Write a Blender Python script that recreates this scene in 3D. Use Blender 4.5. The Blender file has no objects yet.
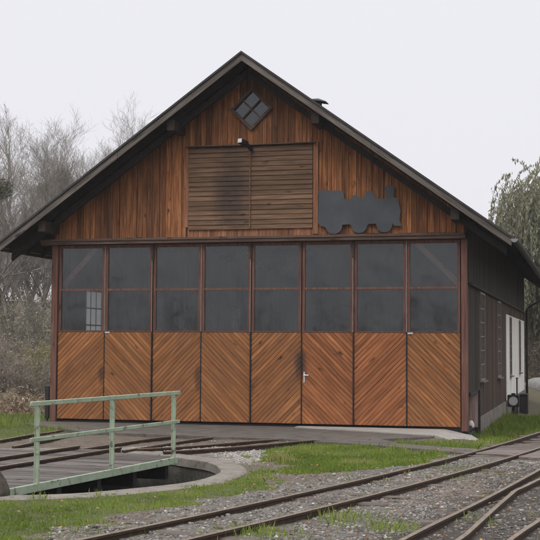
import bpy, math, random
import numpy as np
from mathutils import Vector, Matrix
random.seed(7); RNG = np.random.default_rng(11)
S = bpy.context.scene
COL = S.collection
R = math.radians

# ------------------------------------------------------------------ materials
def mat(name):
    m = bpy.data.materials.new(name); m.use_nodes = True
    nt = m.node_tree; b = nt.nodes['Principled BSDF']
    b.inputs['Roughness'].default_value = .85
    b.inputs['Specular IOR Level'].default_value = .25
    return m, nt, b
def N(nt, kind, **kw):
    n = nt.nodes.new(kind)
    for k, v in kw.items():
        if k in n.inputs: n.inputs[k].default_value = v
        else: setattr(n, k, v)
    return n
def L(nt, a, b): nt.links.new(a, b)
def ramp(nt, fac, stops):
    r = nt.nodes.new('ShaderNodeValToRGB'); e = r.color_ramp.elements
    while len(e) < len(stops): e.new(.5)
    for i, (p, c) in enumerate(stops):
        e[i].position = p; e[i].color = (*c, 1) if len(c) == 3 else c
    L(nt, fac, r.inputs[0]); return r.outputs[0]
def mix(nt, fac, a, b, mode='MIX'):
    m = nt.nodes.new('ShaderNodeMix'); m.data_type = 'RGBA'; m.blend_type = mode
    for i, v in ((0, fac), (6, a), (7, b)):
        if hasattr(v, 'is_linked'): L(nt, v, m.inputs[i])
        else: m.inputs[i].default_value = v if i == 0 or len(v) == 4 else (*v, 1)
    return m.outputs[2]
def mth(nt, op, a, b=None, c=None, clamp=False):
    m = nt.nodes.new('ShaderNodeMath'); m.operation = op; m.use_clamp = clamp
    for i, v in enumerate((a, b, c)):
        if v is None: continue
        if hasattr(v, 'is_linked'): L(nt, v, m.inputs[i])
        else: m.inputs[i].default_value = v
    return m.outputs[0]
def pos(nt, rot=(0,0,0), scale=(1,1,1)):
    g = nt.nodes.new('ShaderNodeNewGeometry')
    mp = nt.nodes.new('ShaderNodeMapping'); mp.vector_type = 'POINT'
    r = nt.nodes.new('ShaderNodeVectorRotate'); r.rotation_type = 'EULER_XYZ'
    r.inputs['Rotation'].default_value = rot
    L(nt, g.outputs['Position'], r.inputs[0])
    L(nt, r.outputs[0], mp.inputs[0]); mp.inputs['Scale'].default_value = scale
    return mp.outputs[0], g
def noise(nt, vec, scale, detail=4, rough=.55):
    n = N(nt, 'ShaderNodeTexNoise', Scale=scale, Detail=detail, Roughness=rough)
    if vec is not None: L(nt, vec, n.inputs['Vector'])
    return n.outputs['Fac']
def bump(nt, b, h, dist, strength=.6):
    n = N(nt, 'ShaderNodeBump', Strength=strength, Distance=dist)
    L(nt, h, n.inputs['Height']); L(nt, n.outputs[0], b.inputs['Normal'])

def wood(name, dark, mid, light, rot=(0,0,0), grain=(26,26,1.6), grey=None, greyamt=.5, isl=.45, stains=(), dirt=None, rough=.85, streak=.35):
    m, nt, b = mat(name)
    v, g = pos(nt, rot, grain)
    ri = g.outputs['Random Per Island']
    off = N(nt, 'ShaderNodeVectorMath', operation='ADD'); cmb = N(nt, 'ShaderNodeCombineXYZ')
    s = mth(nt, 'MULTIPLY', ri, 57.); L(nt, s, cmb.inputs[0]); L(nt, s, cmb.inputs[2])
    L(nt, v, off.inputs[0]); L(nt, cmb.outputs[0], off.inputs[1]); v = off.outputs[0]
    f = noise(nt, v, 1., 6, .62)
    c = ramp(nt, f, [(.28, dark), (.5, mid), (.72, light)])
    # knots
    v2, _ = pos(nt, rot, (9, 9, 3.2))
    k = noise(nt, v2, 1., 2, .4)
    kk = mth(nt, 'MULTIPLY', mth(nt, 'SUBTRACT', k, .66, clamp=True), 9., clamp=True)
    c = mix(nt, kk, c, tuple(x*.35 for x in dark))
    # board to board
    t = mth(nt, 'MULTIPLY_ADD', ri, isl*2, 1-isl)
    cm = N(nt, 'ShaderNodeVectorMath', operation='SCALE'); L(nt, c, cm.inputs[0]); L(nt, t, cm.inputs['Scale'])
    c = cm.outputs[0]
    # long run-off streaks and weathering
    v3, _ = pos(nt, rot, (7, 7, .35)); st = noise(nt, v3, 1., 5, .7)
    c = mix(nt, mth(nt, 'MULTIPLY', mth(nt, 'SUBTRACT', st, .45, clamp=True), streak*5, clamp=True), c, tuple(x*.5 for x in dark))
    if grey:
        v4, _ = pos(nt, (0,0,0), (1.1, 1.1, .8)); w = noise(nt, v4, 1., 6, .65)
        c = mix(nt, mth(nt, 'MULTIPLY', mth(nt, 'SUBTRACT', w, .42, clamp=True), greyamt*5, clamp=True), c, grey)
    for (sx, sz, rx, rz, amt, sc) in stains:
        p0, _ = pos(nt)
        sp = N(nt, 'ShaderNodeSeparateXYZ'); L(nt, p0, sp.inputs[0])
        dx = mth(nt, 'DIVIDE', mth(nt, 'SUBTRACT', sp.outputs[0], sx), rx)
        dz = mth(nt, 'DIVIDE', mth(nt, 'SUBTRACT', sp.outputs[2], sz), rz)
        d = mth(nt, 'ADD', mth(nt, 'MULTIPLY', dx, dx), mth(nt, 'MULTIPLY', dz, dz))
        nn = noise(nt, p0, 6., 5, .7)
        d = mth(nt, 'ADD', d, mth(nt, 'MULTIPLY_ADD', nn, 1.4, -.7))
        mk = mth(nt, 'MULTIPLY', mth(nt, 'SUBTRACT', 1., d, clamp=True), amt, clamp=True)
        c = mix(nt, mk, c, sc)
    L(nt, c, b.inputs['Base Color']); b.inputs['Roughness'].default_value = rough
    bump(nt, b, f, .004, .5)
    return m

def plain(name, c1, c2, scale=6, rough=.7, metal=0, c3=None, bumpd=.002, detail=6, th=.56):
    m, nt, b = mat(name)
    v, g = pos(nt)
    f = noise(nt, v, scale, detail, .65)
    c = ramp(nt, f, [(.3, c1), (.7, c2)])
    if c3:
        f2 = noise(nt, v, scale*1.7, 6, .75)
        c = mix(nt, mth(nt, 'MULTIPLY', mth(nt, 'SUBTRACT', f2, th, clamp=True), 12., clamp=True), c, c3)
    L(nt, c, b.inputs['Base Color']); b.inputs['Roughness'].default_value = rough; b.inputs['Metallic'].default_value = metal
    bump(nt, b, f, bumpd, .6)
    return m

def toned(name, cols, rough=.9, trans=0.):
    """per-item colour variation from the 'tone' attribute"""
    m, nt, b = mat(name)
    a = N(nt, 'ShaderNodeAttribute', attribute_name='tone')
    n = len(cols)
    c = ramp(nt, a.outputs['Fac'], [(i/(n-1), k) for i, k in enumerate(cols)])
    L(nt, c, b.inputs['Base Color']); b.inputs['Roughness'].default_value = rough
    b.inputs['Specular IOR Level'].default_value = .2
    if trans:
        t = N(nt, 'ShaderNodeBsdfTranslucent'); L(nt, c, t.inputs[0])
        mx = N(nt, 'ShaderNodeMixShader', Fac=trans)
        L(nt, b.outputs[0], mx.inputs[1]); L(nt, t.outputs[0], mx.inputs[2])
        L(nt, mx.outputs[0], nt.nodes['Material Output'].inputs[0])
    return m

def glass(name, tint=(.5,.52,.54), dust=.12, dustc=(.22,.22,.22)):
    m, nt, b = mat(name)
    v, _ = pos(nt)
    tr = N(nt, 'ShaderNodeBsdfTransparent', Color=(*tint, 1))
    gl = N(nt, 'ShaderNodeBsdfGlossy', Color=(.93,.97,1,1), Roughness=.03)
    fr = N(nt, 'ShaderNodeFresnel', IOR=1.5)
    wob = noise(nt, v, 1.3, 2)
    bp = N(nt, 'ShaderNodeBump', Strength=.08, Distance=.03); L(nt, wob, bp.inputs['Height'])
    mx = N(nt, 'ShaderNodeMixShader'); L(nt, fr.outputs[0], mx.inputs[0]); L(nt, tr.outputs[0], mx.inputs[1]); L(nt, gl.outputs[0], mx.inputs[2])
    df = N(nt, 'ShaderNodeBsdfDiffuse', Color=(*dustc, 1))
    d = noise(nt, v, 2.2, 6, .7)
    amt = mth(nt, 'MULTIPLY', mth(nt, 'SUBTRACT', d, .33, clamp=True), dust*6., clamp=True)
    m2 = N(nt, 'ShaderNodeMixShader'); L(nt, amt, m2.inputs[0]); L(nt, mx.outputs[0], m2.inputs[1]); L(nt, df.outputs[0], m2.inputs[2])
    L(nt, m2.outputs[0], nt.nodes['Material Output'].inputs[0])
    return m

def frosted(name):
    m, nt, b = mat(name)
    t = N(nt, 'ShaderNodeBsdfTranslucent', Color=(.8,.8,.8,1)); d = N(nt, 'ShaderNodeBsdfDiffuse', Color=(.6,.6,.6,1)); mx = N(nt, 'ShaderNodeMixShader', Fac=.25)
    L(nt, t.outputs[0], mx.inputs[1]); L(nt, d.outputs[0], mx.inputs[2]); L(nt, mx.outputs[0], nt.nodes['Material Output'].inputs[0]); return m
SOOT = (.02, .017, .016)
door_stains = [(5.85, 1.45, .17, .42, .85, SOOT), (1.12, 1.15, .10, .30, .7, SOOT), (3.46, 1.1, .11, .36, .7, SOOT)]
M = {}
def build_mats():
    d, md, li = (.112, .045, .017), (.240, .097, .035), (.355, .160, .061)
    M['diag_r'] = wood('stained_pine_rising', d, md, li, rot=(0, R(-45), 0), grain=(22,22,1.6), isl=.22, stains=door_stains, streak=.10, grey=(.12,.062,.036), greyamt=.3)
    M['diag_l'] = wood('stained_pine_falling', d, md, li, rot=(0, R(45), 0), grain=(22,22,1.6), isl=.22, stains=door_stains, streak=.10, grey=(.12,.062,.036), greyamt=.3)
    d, md, li = (.112, .042, .017), (.245, .088, .034), (.355, .145, .058)
    M['diag_r_red'] = wood('redder_pine_rising', d, md, li, rot=(0, R(-45), 0), grain=(22,22,1.6), isl=.22, stains=door_stains, streak=.10)
    M['diag_l_red'] = wood('redder_pine_falling', d, md, li, rot=(0, R(45), 0), grain=(22,22,1.6), isl=.22, stains=door_stains, streak=.10)
    M['gable'] = wood('weathered_larch_boards', (.062,.025,.012), (.20,.076,.028), (.36,.160,.066), isl=.45, grey=(.060,.036,.026), greyamt=.28, streak=.3)
    M['trim'] = wood('gable_trim_wood', (.10,.042,.022), (.20,.085,.042), (.30,.150,.085), isl=.3, streak=.3)
    M['shutter'] = wood('grey_brown_shutter_boards', (.060,.034,.020), (.122,.070,.041), (.18,.110,.070), rot=(0, R(90), 0), isl=.25, streak=.3, stains=[(4.25, 5.35, .52, 1.15, .7, (.017,.015,.016))])
    M['frame'] = wood('red_brown_frame_paint', (.055,.026,.020), (.105,.050,.038), (.155,.085,.066), isl=.2, streak=.15)
    M['beam'] = wood('dark_lintel_wood', (.040,.026,.021), (.075,.048,.039), (.12,.082,.066), rot=(0, R(90), 0), isl=.2)
    M['barge'] = wood('weathered_verge_board', (.045,.038,.034), (.105,.090,.080), (.175,.155,.14), rot=(0, R(54), 0), isl=.3, streak=.5)
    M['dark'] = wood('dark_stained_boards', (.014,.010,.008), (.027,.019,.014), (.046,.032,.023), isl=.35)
    M['side'] = wood('brown_side_boards', (.028,.017,.011), (.058,.035,.023), (.095,.058,.038), isl=.4)
    M['charcoal'] = wood('charcoal_upper_boards', (.013,.012,.010), (.024,.022,.019), (.040,.036,.031), isl=.3)
    M['white_boards'] = wood('white_painted_boards', (.52,.50,.46), (.66,.64,.60), (.74,.73,.69), isl=.08, streak=.05)
    M['barge_l'] = wood('weathered_verge_board_left', (.045,.038,.034), (.105,.090,.080), (.175,.155,.14), rot=(0, R(-54), 0), isl=.3, streak=.5)
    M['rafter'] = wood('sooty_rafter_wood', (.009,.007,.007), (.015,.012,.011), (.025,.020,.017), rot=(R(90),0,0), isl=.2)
    M['roof'] = plain('dark_roof_sheet', (.022,.021,.022), (.045,.043,.043), 3, .7)
    M['brace'] = wood('inner_brace_wood', (.12,.06,.035), (.2,.11,.07), (.30,.18,.12), rot=(0,R(45),0), isl=.1)
    M['frosted'] = frosted('milky_window_glass'); M['glass'] = glass('dusty_pane_glass', tint=(.86,.88,.9), dust=.03, dustc=(.3,.3,.3))
    M['plate'] = plain('slate_blue_sheet_metal', (.036,.041,.048), (.062,.069,.079), 1.8, .55, c3=(.05,.043,.040), th=.62)
    M['zinc'] = plain('weathered_zinc', (.16,.16,.17), (.28,.28,.29), 8, .5, .4)
    M['black'] = plain('black_iron', (.010,.010,.011), (.026,.025,.025), 12, .6)
    M['steel'] = plain('bright_steel', (.42,.42,.43), (.55,.55,.55), 20, .35, .6)
    M['rod'] = plain('grey_rod_paint', (.13,.105,.095), (.22,.18,.165), 14, .5)
    M['concrete'] = plain('old_kerb_concrete', (.115,.103,.086), (.205,.185,.158), 4, .9, c3=(.070,.068,.045), detail=9, th=.55, bumpd=.01)
    M['apron'] = plain('worn_brown_apron', (.062,.053,.046), (.118,.103,.091), 2.2, .9, c3=(.05,.042,.035), bumpd=.012, detail=9)
    M['ramp'] = plain('pale_ramp_concrete', (.215,.20,.18), (.33,.31,.285), 3, .9, c3=(.13,.115,.10), bumpd=.006, detail=9, th=.6)
    M['plinth'] = plain('stained_plinth_concrete', (.10,.085,.073), (.22,.195,.17), 2.5, .9, c3=(.065,.055,.046), bumpd=.01, detail=8)
    M['pitwall'] = plain('sooty_pit_wall', (.035,.034,.029), (.105,.100,.085), 3.5, .95, c3=(.03,.036,.02), bumpd=.02, detail=8)
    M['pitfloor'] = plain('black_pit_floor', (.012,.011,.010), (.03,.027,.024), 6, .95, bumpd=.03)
    M['green'] = plain('worn_pale_green_paint', (.20,.255,.178), (.30,.352,.262), 4, .6, c3=(.070,.050,.036), th=.565, detail=8)
    M['deck'] = wood('grey_deck_planks', (.036,.031,.028), (.080,.069,.062), (.145,.128,.116), rot=(0,R(90),0), isl=.35, grain=(30,30,2.), streak=.3)
    M['rust'] = plain('rusted_rail_side', (.022,.014,.010), (.062,.038,.025), 14, .85, bumpd=.004)
    M['railtop'] = plain('worn_rail_head', (.125,.094,.068), (.225,.18,.138), 9, .45, .3, c3=(.085,.055,.035))
    M['sleeper'] = wood('old_sleeper_wood', (.03,.024,.02), (.07,.056,.047), (.125,.105,.09), rot=(0,R(90),0), isl=.4)
    M['planks'] = wood('crossing_plank_wood', (.065,.050,.045), (.115,.092,.084), (.175,.146,.134), rot=(0,R(90),0), isl=.25)
    M['bark'] = plain('grey_bark', (.10,.09,.077), (.20,.182,.158), 4, .95, bumpd=.02)
    M['twig'] = plain('fine_grey_twigs', (.15,.135,.117), (.26,.237,.208), 2, .95)
    M['stump'] = plain('mossy_stump_wood', (.030,.025,.019), (.075,.065,.050), 9, .95, c3=(.035,.048,.018), bumpd=.03)
    M['mistletoe'] = toned('mistletoe_leaves', [(.065,.070,.040), (.12,.125,.078)])
    M['willow'] = toned('willow_leaves', [(.13,.135,.085), (.20,.20,.13), (.27,.26,.175)], trans=.25)
    M['green_leaf'] = toned('evergreen_leaves', [(.032,.048,.022), (.06,.085,.036), (.10,.12,.06)], trans=.2)
    M['brown_leaf'] = toned('withered_leaves', [(.13,.09,.06), (.22,.16,.11), (.32,.25,.18)], trans=.2)
    M['dull_leaf'] = toned('olive_brown_leaves', [(.14,.13,.085), (.22,.20,.14), (.30,.27,.195)], trans=.2)
    M['yellow_leaf'] = toned('yellow_green_leaves', [(.13,.13,.03), (.24,.22,.05), (.32,.29,.09)], trans=.25)
    M['grass'] = toned('short_green_grass', [(.082,.125,.018), (.148,.215,.032), (.22,.29,.055), (.32,.29,.12)], trans=.3)
    M['stones'] = toned('ballast_stones', [(.070,.063,.056), (.145,.132,.12), (.235,.22,.202), (.40,.385,.36)])
    M['fallen'] = toned('fallen_leaf_brown', [(.10,.05,.025), (.22,.12,.05), (.34,.22,.10)])
    M['white'] = plain('chalky_white_paint', (.62,.61,.58), (.75,.74,.71), 10, .6)
    M['bag'] = plain('off_white_sack', (.5,.48,.45), (.66,.63,.6), 10, .8)
    M['pink'] = wood('faded_pink_boards', (.19,.12,.105), (.30,.20,.18), (.42,.32,.29), isl=.4)
    M['disc'] = plain('milk_white_disc', (.40,.40,.39), (.52,.52,.5), 8, .5)
    M['signboard'] = plain('pale_green_board', (.36,.42,.36), (.45,.5,.44), 6, .6)
    M['orange'] = plain('faded_orange_paint', (.5,.2,.12), (.6,.28,.18), 6, .6)
    M['rock'] = plain('pale_grey_rock', (.13,.125,.12), (.26,.25,.24), 3, .9, bumpd=.05)
    # ground: albedo per zone in an attribute, broken up with noise
    m, nt, b = mat('yard_ground')
    a = N(nt, 'ShaderNodeAttribute', attribute_name='zone')
    v, _ = pos(nt)
    f1 = noise(nt, v, 38, 5, .7); f2 = noise(nt, v, 5, 6, .65)
    c = mix(nt, 1., a.outputs['Color'], ramp(nt, f1, [(.25, (.45,.44,.43)), (.5, (.95,.95,.95)), (.78, (1.65,1.62,1.58))]), 'MULTIPLY')
    c = mix(nt, .8, c, ramp(nt, f2, [(.3, (.62,.60,.58)), (.7, (1.3,1.28,1.25))]), 'MULTIPLY')
    L(nt, c, b.inputs['Base Color']); b.inputs['Roughness'].default_value = .95
    bump(nt, b, mth(nt, 'MULTIPLY_ADD', f2, 2., f1), .03, .8)
    M['ground'] = m
build_mats()

# ------------------------------------------------------------------ mesh helpers
ROOT_ORIGIN = {}
def tag(o, label=None, cat=None, group=None, kind=None):
    for k, v in (('label', label), ('category', cat), ('group', group), ('kind', kind)):
        if v: o[k] = v
    return o
def thing(name, loc, label, cat, group=None):
    o = bpy.data.objects.new(name, None); COL.objects.link(o); o.location = loc
    o.empty_display_size = .2
    return tag(o, label, cat, group)
def world_loc(o):
    p = Vector(o.location)
    while o.parent: o = o.parent; p += Vector(o.location)
    return p
class MB:
    def __init__(s): s.v = []; s.f = []; s.mi = []
    def add(s, vs, fs, mi=0):
        n = len(s.v); s.v += [tuple(p) for p in vs]; s.f += [tuple(i+n for i in f) for f in fs]; s.mi += [mi]*len(fs)
    def box(s, x0, x1, y0, y1, z0, z1, mi=0):
        s.add([(x0,y0,z0),(x1,y0,z0),(x1,y1,z0),(x0,y1,z0),(x0,y0,z1),(x1,y0,z1),(x1,y1,z1),(x0,y1,z1)],
              [(0,3,2,1),(4,5,6,7),(0,1,5,4),(1,2,6,5),(2,3,7,6),(3,0,4,7)], mi)
    def cbox(s, c, d, l, w, h, mi=0, up=(0,0,1)):
        """box centred c, length l along d, width w, height h"""
        d = Vector(d).normalized(); u = Vector(up); n = d.cross(u).normalized(); u = n.cross(d)
        c = Vector(c); vs = []
        for k in (-1, 1):
            for i, j in ((-1,-1),(1,-1),(1,1),(-1,1)):
                vs.append(c + d*(i*l/2) + n*(j*w/2) + u*(k*h/2))
        s.add(vs, [(0,1,2,3),(4,7,6,5),(0,4,5,1),(1,5,6,2),(2,6,7,3),(3,7,4,0)], mi)
    def prism(s, poly, a0, a1, axis='y', mi=0):
        """poly (u,w) extruded along axis from a0 to a1"""
        P = {'y': lambda u, w, a: (u, a, w), 'x': lambda u, w, a: (a, u, w), 'z': lambda u, w, a: (u, w, a)}[axis]
        n = len(poly)
        s.add([P(u, w, a0) for u, w in poly] + [P(u, w, a1) for u, w in poly],
              [tuple(range(n)), tuple(range(2*n-1, n-1, -1))] + [(i, i+n, (i+1) % n + n, (i+1) % n) for i in range(n)], mi)
    def tube(s, pts, r, k=8, mi=0, caps=True):
        pts = [Vector(p) for p in pts]; rs = r if isinstance(r, (list, tuple)) else [r]*len(pts)
        base = len(s.v); n0 = None
        for i, p in enumerate(pts):
            d = (pts[min(i+1, len(pts)-1)] - pts[max(i-1, 0)]).normalized()
            a = Vector((0,0,1)) if abs(d.z) < .9 else Vector((1,0,0))
            n = d.cross(a).normalized(); b = d.cross(n)
            for j in range(k):
                t = 2*math.pi*j/k; s.v.append(tuple(p + (n*math.cos(t) + b*math.sin(t))*rs[i]))
        for i in range(len(pts)-1):
            for j in range(k):
                a = base+i*k+j; b = base+i*k+(j+1) % k
                s.f.append((a, b, b+k, a+k)); s.mi.append(mi)
        if caps:
            s.f.append(tuple(base+j for j in range(k))); s.mi.append(mi)
            e = base+(len(pts)-1)*k; s.f.append(tuple(e+k-1-j for j in range(k))); s.mi.append(mi)
    def build(s, name, mats, parent=None, loc=None, smooth=False, bevel=0):
        if not isinstance(mats, (list, tuple)): mats = [mats]
        me = bpy.data.meshes.new(name)
        o = bpy.data.objects.new(name, me); COL.objects.link(o)
        org = Vector((0,0,0))
        if parent is not None: o.parent = parent; org = world_loc(parent)
        elif loc is not None: o.location = loc; org = Vector(loc)
        me.from_pydata([(x-org.x, y-org.y, z-org.z) for x, y, z in s.v], [], s.f)
        for m in mats: me.materials.append(m)
        if len(mats) > 1: me.polygons.foreach_set('material_index', s.mi)
        import bmesh
        bm = bmesh.new(); bm.from_mesh(me); bmesh.ops.recalc_face_normals(bm, faces=bm.faces)
        if bevel:
            bmesh.ops.bevel(bm, geom=[e for e in bm.edges if e.is_manifold and e.calc_face_angle(0) > .5], offset=bevel, segments=1, affect='EDGES', clamp_overlap=True)
        bm.to_mesh(me); bm.free()
        if smooth: me.polygons.foreach_set('use_smooth', [True]*len(me.polygons))
        me.update(); return o
def mass(name, verts, faces, m, tone=None, parent=None, loc=None):
    """big numpy mesh; faces all of one size"""
    verts = np.asarray(verts, np.float32); faces = np.asarray(faces, np.int32)
    me = bpy.data.meshes.new(name); o = bpy.data.objects.new(name, me); COL.objects.link(o)
    org = np.zeros(3, np.float32)
    if parent is not None: o.parent = parent; org = np.array(world_loc(parent), np.float32)
    elif loc is not None: o.location = loc; org = np.array(loc, np.float32)
    k = faces.shape[1]
    me.vertices.add(len(verts)); me.vertices.foreach_set('co', (verts-org).ravel())
    me.loops.add(faces.size); me.loops.foreach_set('vertex_index', faces.ravel())
    me.polygons.add(len(faces)); me.polygons.foreach_set('loop_start', np.arange(0, faces.size, k, dtype=np.int32))
    me.polygons.foreach_set('loop_total', np.full(len(faces), k, np.int32))
    me.update(calc_edges=True); me.materials.append(m)
    if tone is not None:
        at = me.attributes.new('tone', 'FLOAT', 'POINT'); at.data.foreach_set('value', np.asarray(tone, np.float32))
    return o

# ------------------------------------------------------------------ terrain
PC = (3.65, -10.2); R_IN, R_OUT = 3.29, 3.68         # turntable pit
def sst(a, b, x):
    t = np.clip((x-a)/(b-a), 0, 1); return t*t*(3-2*t)
def H(x, y):
    x = np.asarray(x, float); y = np.asarray(y, float)
    h = -.02 - .30*sst(-3.0, 2.5, y)*sst(9.0, 10.1, x)*sst(11.3, 10.4, x)
    h = h + .018*np.sin(x*1.7+y*.6)*np.cos(y*1.3-x*.4)*sst(3.7, 5.5, np.hypot(x-PC[0], y-PC[1]))
    d = np.hypot(x-5, y)
    h = h - .10*sst(0, 8, y)*sst(0, -4, x)
    h = h + 7.*sst(48, 130, d)*(y > -20) + .25*sst(26, 50, y)
    return h
def h1(x, y): return float(H(x, y))
def inpoly(x, y, poly):
    r = np.zeros(np.shape(x), bool); n = len(poly)
    for i in range(n):
        x0, y0 = poly[i]; x1, y1 = poly[(i+1) % n]
        c = ((y0 > y) != (y1 > y)) & (x < (x1-x0)*(y-y0)/((y1-y0)+1e-12)+x0)
        r ^= c
    return r
def vnoise(x, y, s, seed=0):
    """cheap smooth value noise"""
    x = np.asarray(x)*s+seed*17.3; y = np.asarray(y)*s+seed*9.1
    xi = np.floor(x); yi = np.floor(y); fx = x-xi; fy = y-yi
    def h(a, b): 
        q = np.sin(a*127.1+b*311.7+seed)*43758.5453; return q-np.floor(q)
    fx = fx*fx*(3-2*fx); fy = fy*fy*(3-2*fy)
    return (h(xi,yi)*(1-fx)+h(xi+1,yi)*fx)*(1-fy)+(h(xi,yi+1)*(1-fx)+h(xi+1,yi+1)*fx)*fy
G1 = [(3.6,-14.0),(4.78,-13.75),(5.27,-13.42),(5.95,-13.08),(6.78,-12.2),(7.15,-11.3),(7.32,-10.2),(7.3,-9.3),(7.5,-9.2),(8.1,-10.9),(7.78,-12.2),(7.5,-13.3),(7.2,-14.1),(7.0,-15.0),(6.95,-16.0),(6.9,-17.5),(3.,-17.5)]
G2 = [(6.85,-7.2),(6.6,-5.7),(6.60,-4.1),(7.39,-4.16),(8.84,-4.95),(9.9,-5.75),(9.49,-7.15),(9.03,-8.25),(8.51,-8.83),(8.06,-9.3),(7.68,-9.2),(7.6,-8.4)]
G3 = [(8.23,-2.99),(9.04,-2.44),(9.97,-2.91),(9.75,-.72),(9.62,2.0),(9.62,12),(12.6,12),(11.4,3.),(11.0,0.98),(10.45,-1.93),(10.1,-4.7),(9.66,-4.57),(8.69,-4.09)]
G4 = [(-9,-2.5),(-9,4),(-.5,4),(-.25,-.1),(.7,-1.3),(1.2,-4.25),(1.2,-6.6),(-2,-7)]
G5 = [(9.25,-14.2),(9.82,-13.1),(10.3,-13.6),(10.35,-15.2),(9.0,-15.6)]
GRASS = (G1, G2, G3, G4)
def grass_w(x, y):
    n = (vnoise(x, y, 2.3, 1)-.5)*.55 + (vnoise(x, y, 7., 2)-.5)*.35
    w = np.zeros(np.shape(x))
    for g in GRASS: w = np.maximum(w, inpoly(x+n, y+n*1.3, g).astype(float))
    return w
TRACK_A = [(8.35,-19),(8.62,-17.2),(8.19+.42,-15.8),(8.62+.10,-14.9),(9.02,-13.2),(9.42,-11.25),(9.88,-9.),(10.28,-6.9),(10.62,-5.0),(11.02,-2.8),(11.5,-.4),(12.4,4),(13.6,10),(15.5,20)]
TRACK_A = [(7.72,-18.2),(8.15,-16),(8.62,-14),(9.18,-11.9),(9.66,-9.7),(10.14,-7.3),(10.58,-5.1),(11.0,-2.8),(11.45,-.5),(12.3,3.6),(13.4,9),(15.4,19)]
_A1 = np.array([(7.69,-15.95),(8.11,-14.35),(8.85,-11.81),(9.72,-7.86),(10.23,-5.58),(10.72,-3.18)]); _A2 = np.array([(8.68,-15.66),(9.15,-13.71),(10.03,-10.34),(10.93,-5.35),(11.2,-3.85)])
_q = np.polyfit(np.r_[_A1[:,1]-.09, _A2[:,1]+.09], np.r_[_A1[:,0]+.40, _A2[:,0]-.42], 2)
TRACK_A = [(float(np.polyval(_q, y)), y) for y in np.arange(-18.2, -1.9, 1.8)]
_s = 2*_q[0]*TRACK_A[-1][1]+_q[1]
TRACK_A += [(TRACK_A[-1][0]+_s*d, TRACK_A[-1][1]+d) for d in (3., 7., 13., 22.)]
B1 = [(10.2,-17.2),(10.5,-14.86),(10.86,-12.4),(11.18,-9.91),(11.42,-7.9),(11.75,-4.6),(12.4,1.5),(13.6,12)]
B2 = [(10.72,-17.2),(10.95,-14.98),(11.09,-12.6),(11.19,-11.15),(11.27,-10.7),(11.50,-9.2)]
B3 = [(11.15,-17.2),(11.40,-15.0),(11.66,-13.2),(11.98,-10.3),(12.25,-7.6),(12.6,-4.4),(13.2,1.5)]
F1 = [(1.88,-6.9),(1.76,-5.),(1.58,-2.2),(1.45,-.15)]
F2 = [(4.01,-7.03),(4.26,-4.9),(4.55,-2.7),(4.9,-.15)]
F3 = [(4.86,-6.95),(5.5,-6.05),(6.12,-4.85),(6.75,-3.4),(7.45,-1.6),(7.8,-.15)]
def seg_dist(x, y, line):
    d = np.full(np.shape(x), 1e9)
    for (ax, ay), (bx, by) in zip(line[:-1], line[1:]):
        vx, vy = bx-ax, by-ay; t = np.clip(((x-ax)*vx+(y-ay)*vy)/(vx*vx+vy*vy), 0, 1)
        d = np.minimum(d, np.hypot(x-ax-t*vx, y-ay-t*vy))
    return d
TB = [((a[0]+b[0])/2, (a[1]+b[1])/2) for a, b in zip(B1[:2]+B1[2:5], B3[:2]+B3[2:5])]
def ground_col(x, y):
    grav = np.array([.135,.122,.108]); dirt = np.array([.130,.106,.086]); soil = np.array([.070,.082,.030]); dark = np.array([.062,.052,.045])
    far = np.array([.105,.092,.056]); light = np.array([.25,.235,.215]); brown = np.array([.15,.098,.062])
    c = np.empty(np.shape(x)+(3,)); c[:] = dirt
    def lay(w, k): c[:] = c*(1-w[..., None])+k*w[..., None]
    n = (vnoise(x, y, 1.6, 4)-.5)*.8
    lay(1-sst(.75, 1.5, seg_dist(x, y, TRACK_A)+n), grav)
    lay((1-sst(.2, 1.0, seg_dist(x, y, [(9.6,-15),(10.0,-12.5)])+n)), grav*.95)
    lay((1-sst(.25, .9, seg_dist(x, y, [(10.15,-12.0),(10.6,-9.2),(10.85,-7.8)])+n))*.9, np.array([.150,.115,.095]))
    lay((1-sst(.9, 1.6, seg_dist(x, y, [(11.2,-17),(11.3,-14.5),(11.8,-11),(12,-8)])+n)), dark)
    lay((1-sst(.35, 1.1, seg_dist(x, y, [(4.9,-5.9),(6.2,-5.6),(6.75,-7.0)])+n)), light)
    lay(sst(.1, .6, vnoise(x, y, .8, 6))*sst(-3.4, -3., y)*sst(10,9.5,x), dirt*.85)
    far_m = np.maximum(sst(-2, -5, x)*sst(-8, -3, y), np.maximum(sst(9, 14, y), sst(13.5, 16, x)))
    lay(far_m, far)
    lay(sst(3.2, 4.2, y)*sst(6.5, 5.2, y)*sst(-.5, -1., x), brown*1.2)
    lay(grass_w(x, y)*.92, soil)
    return c
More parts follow.
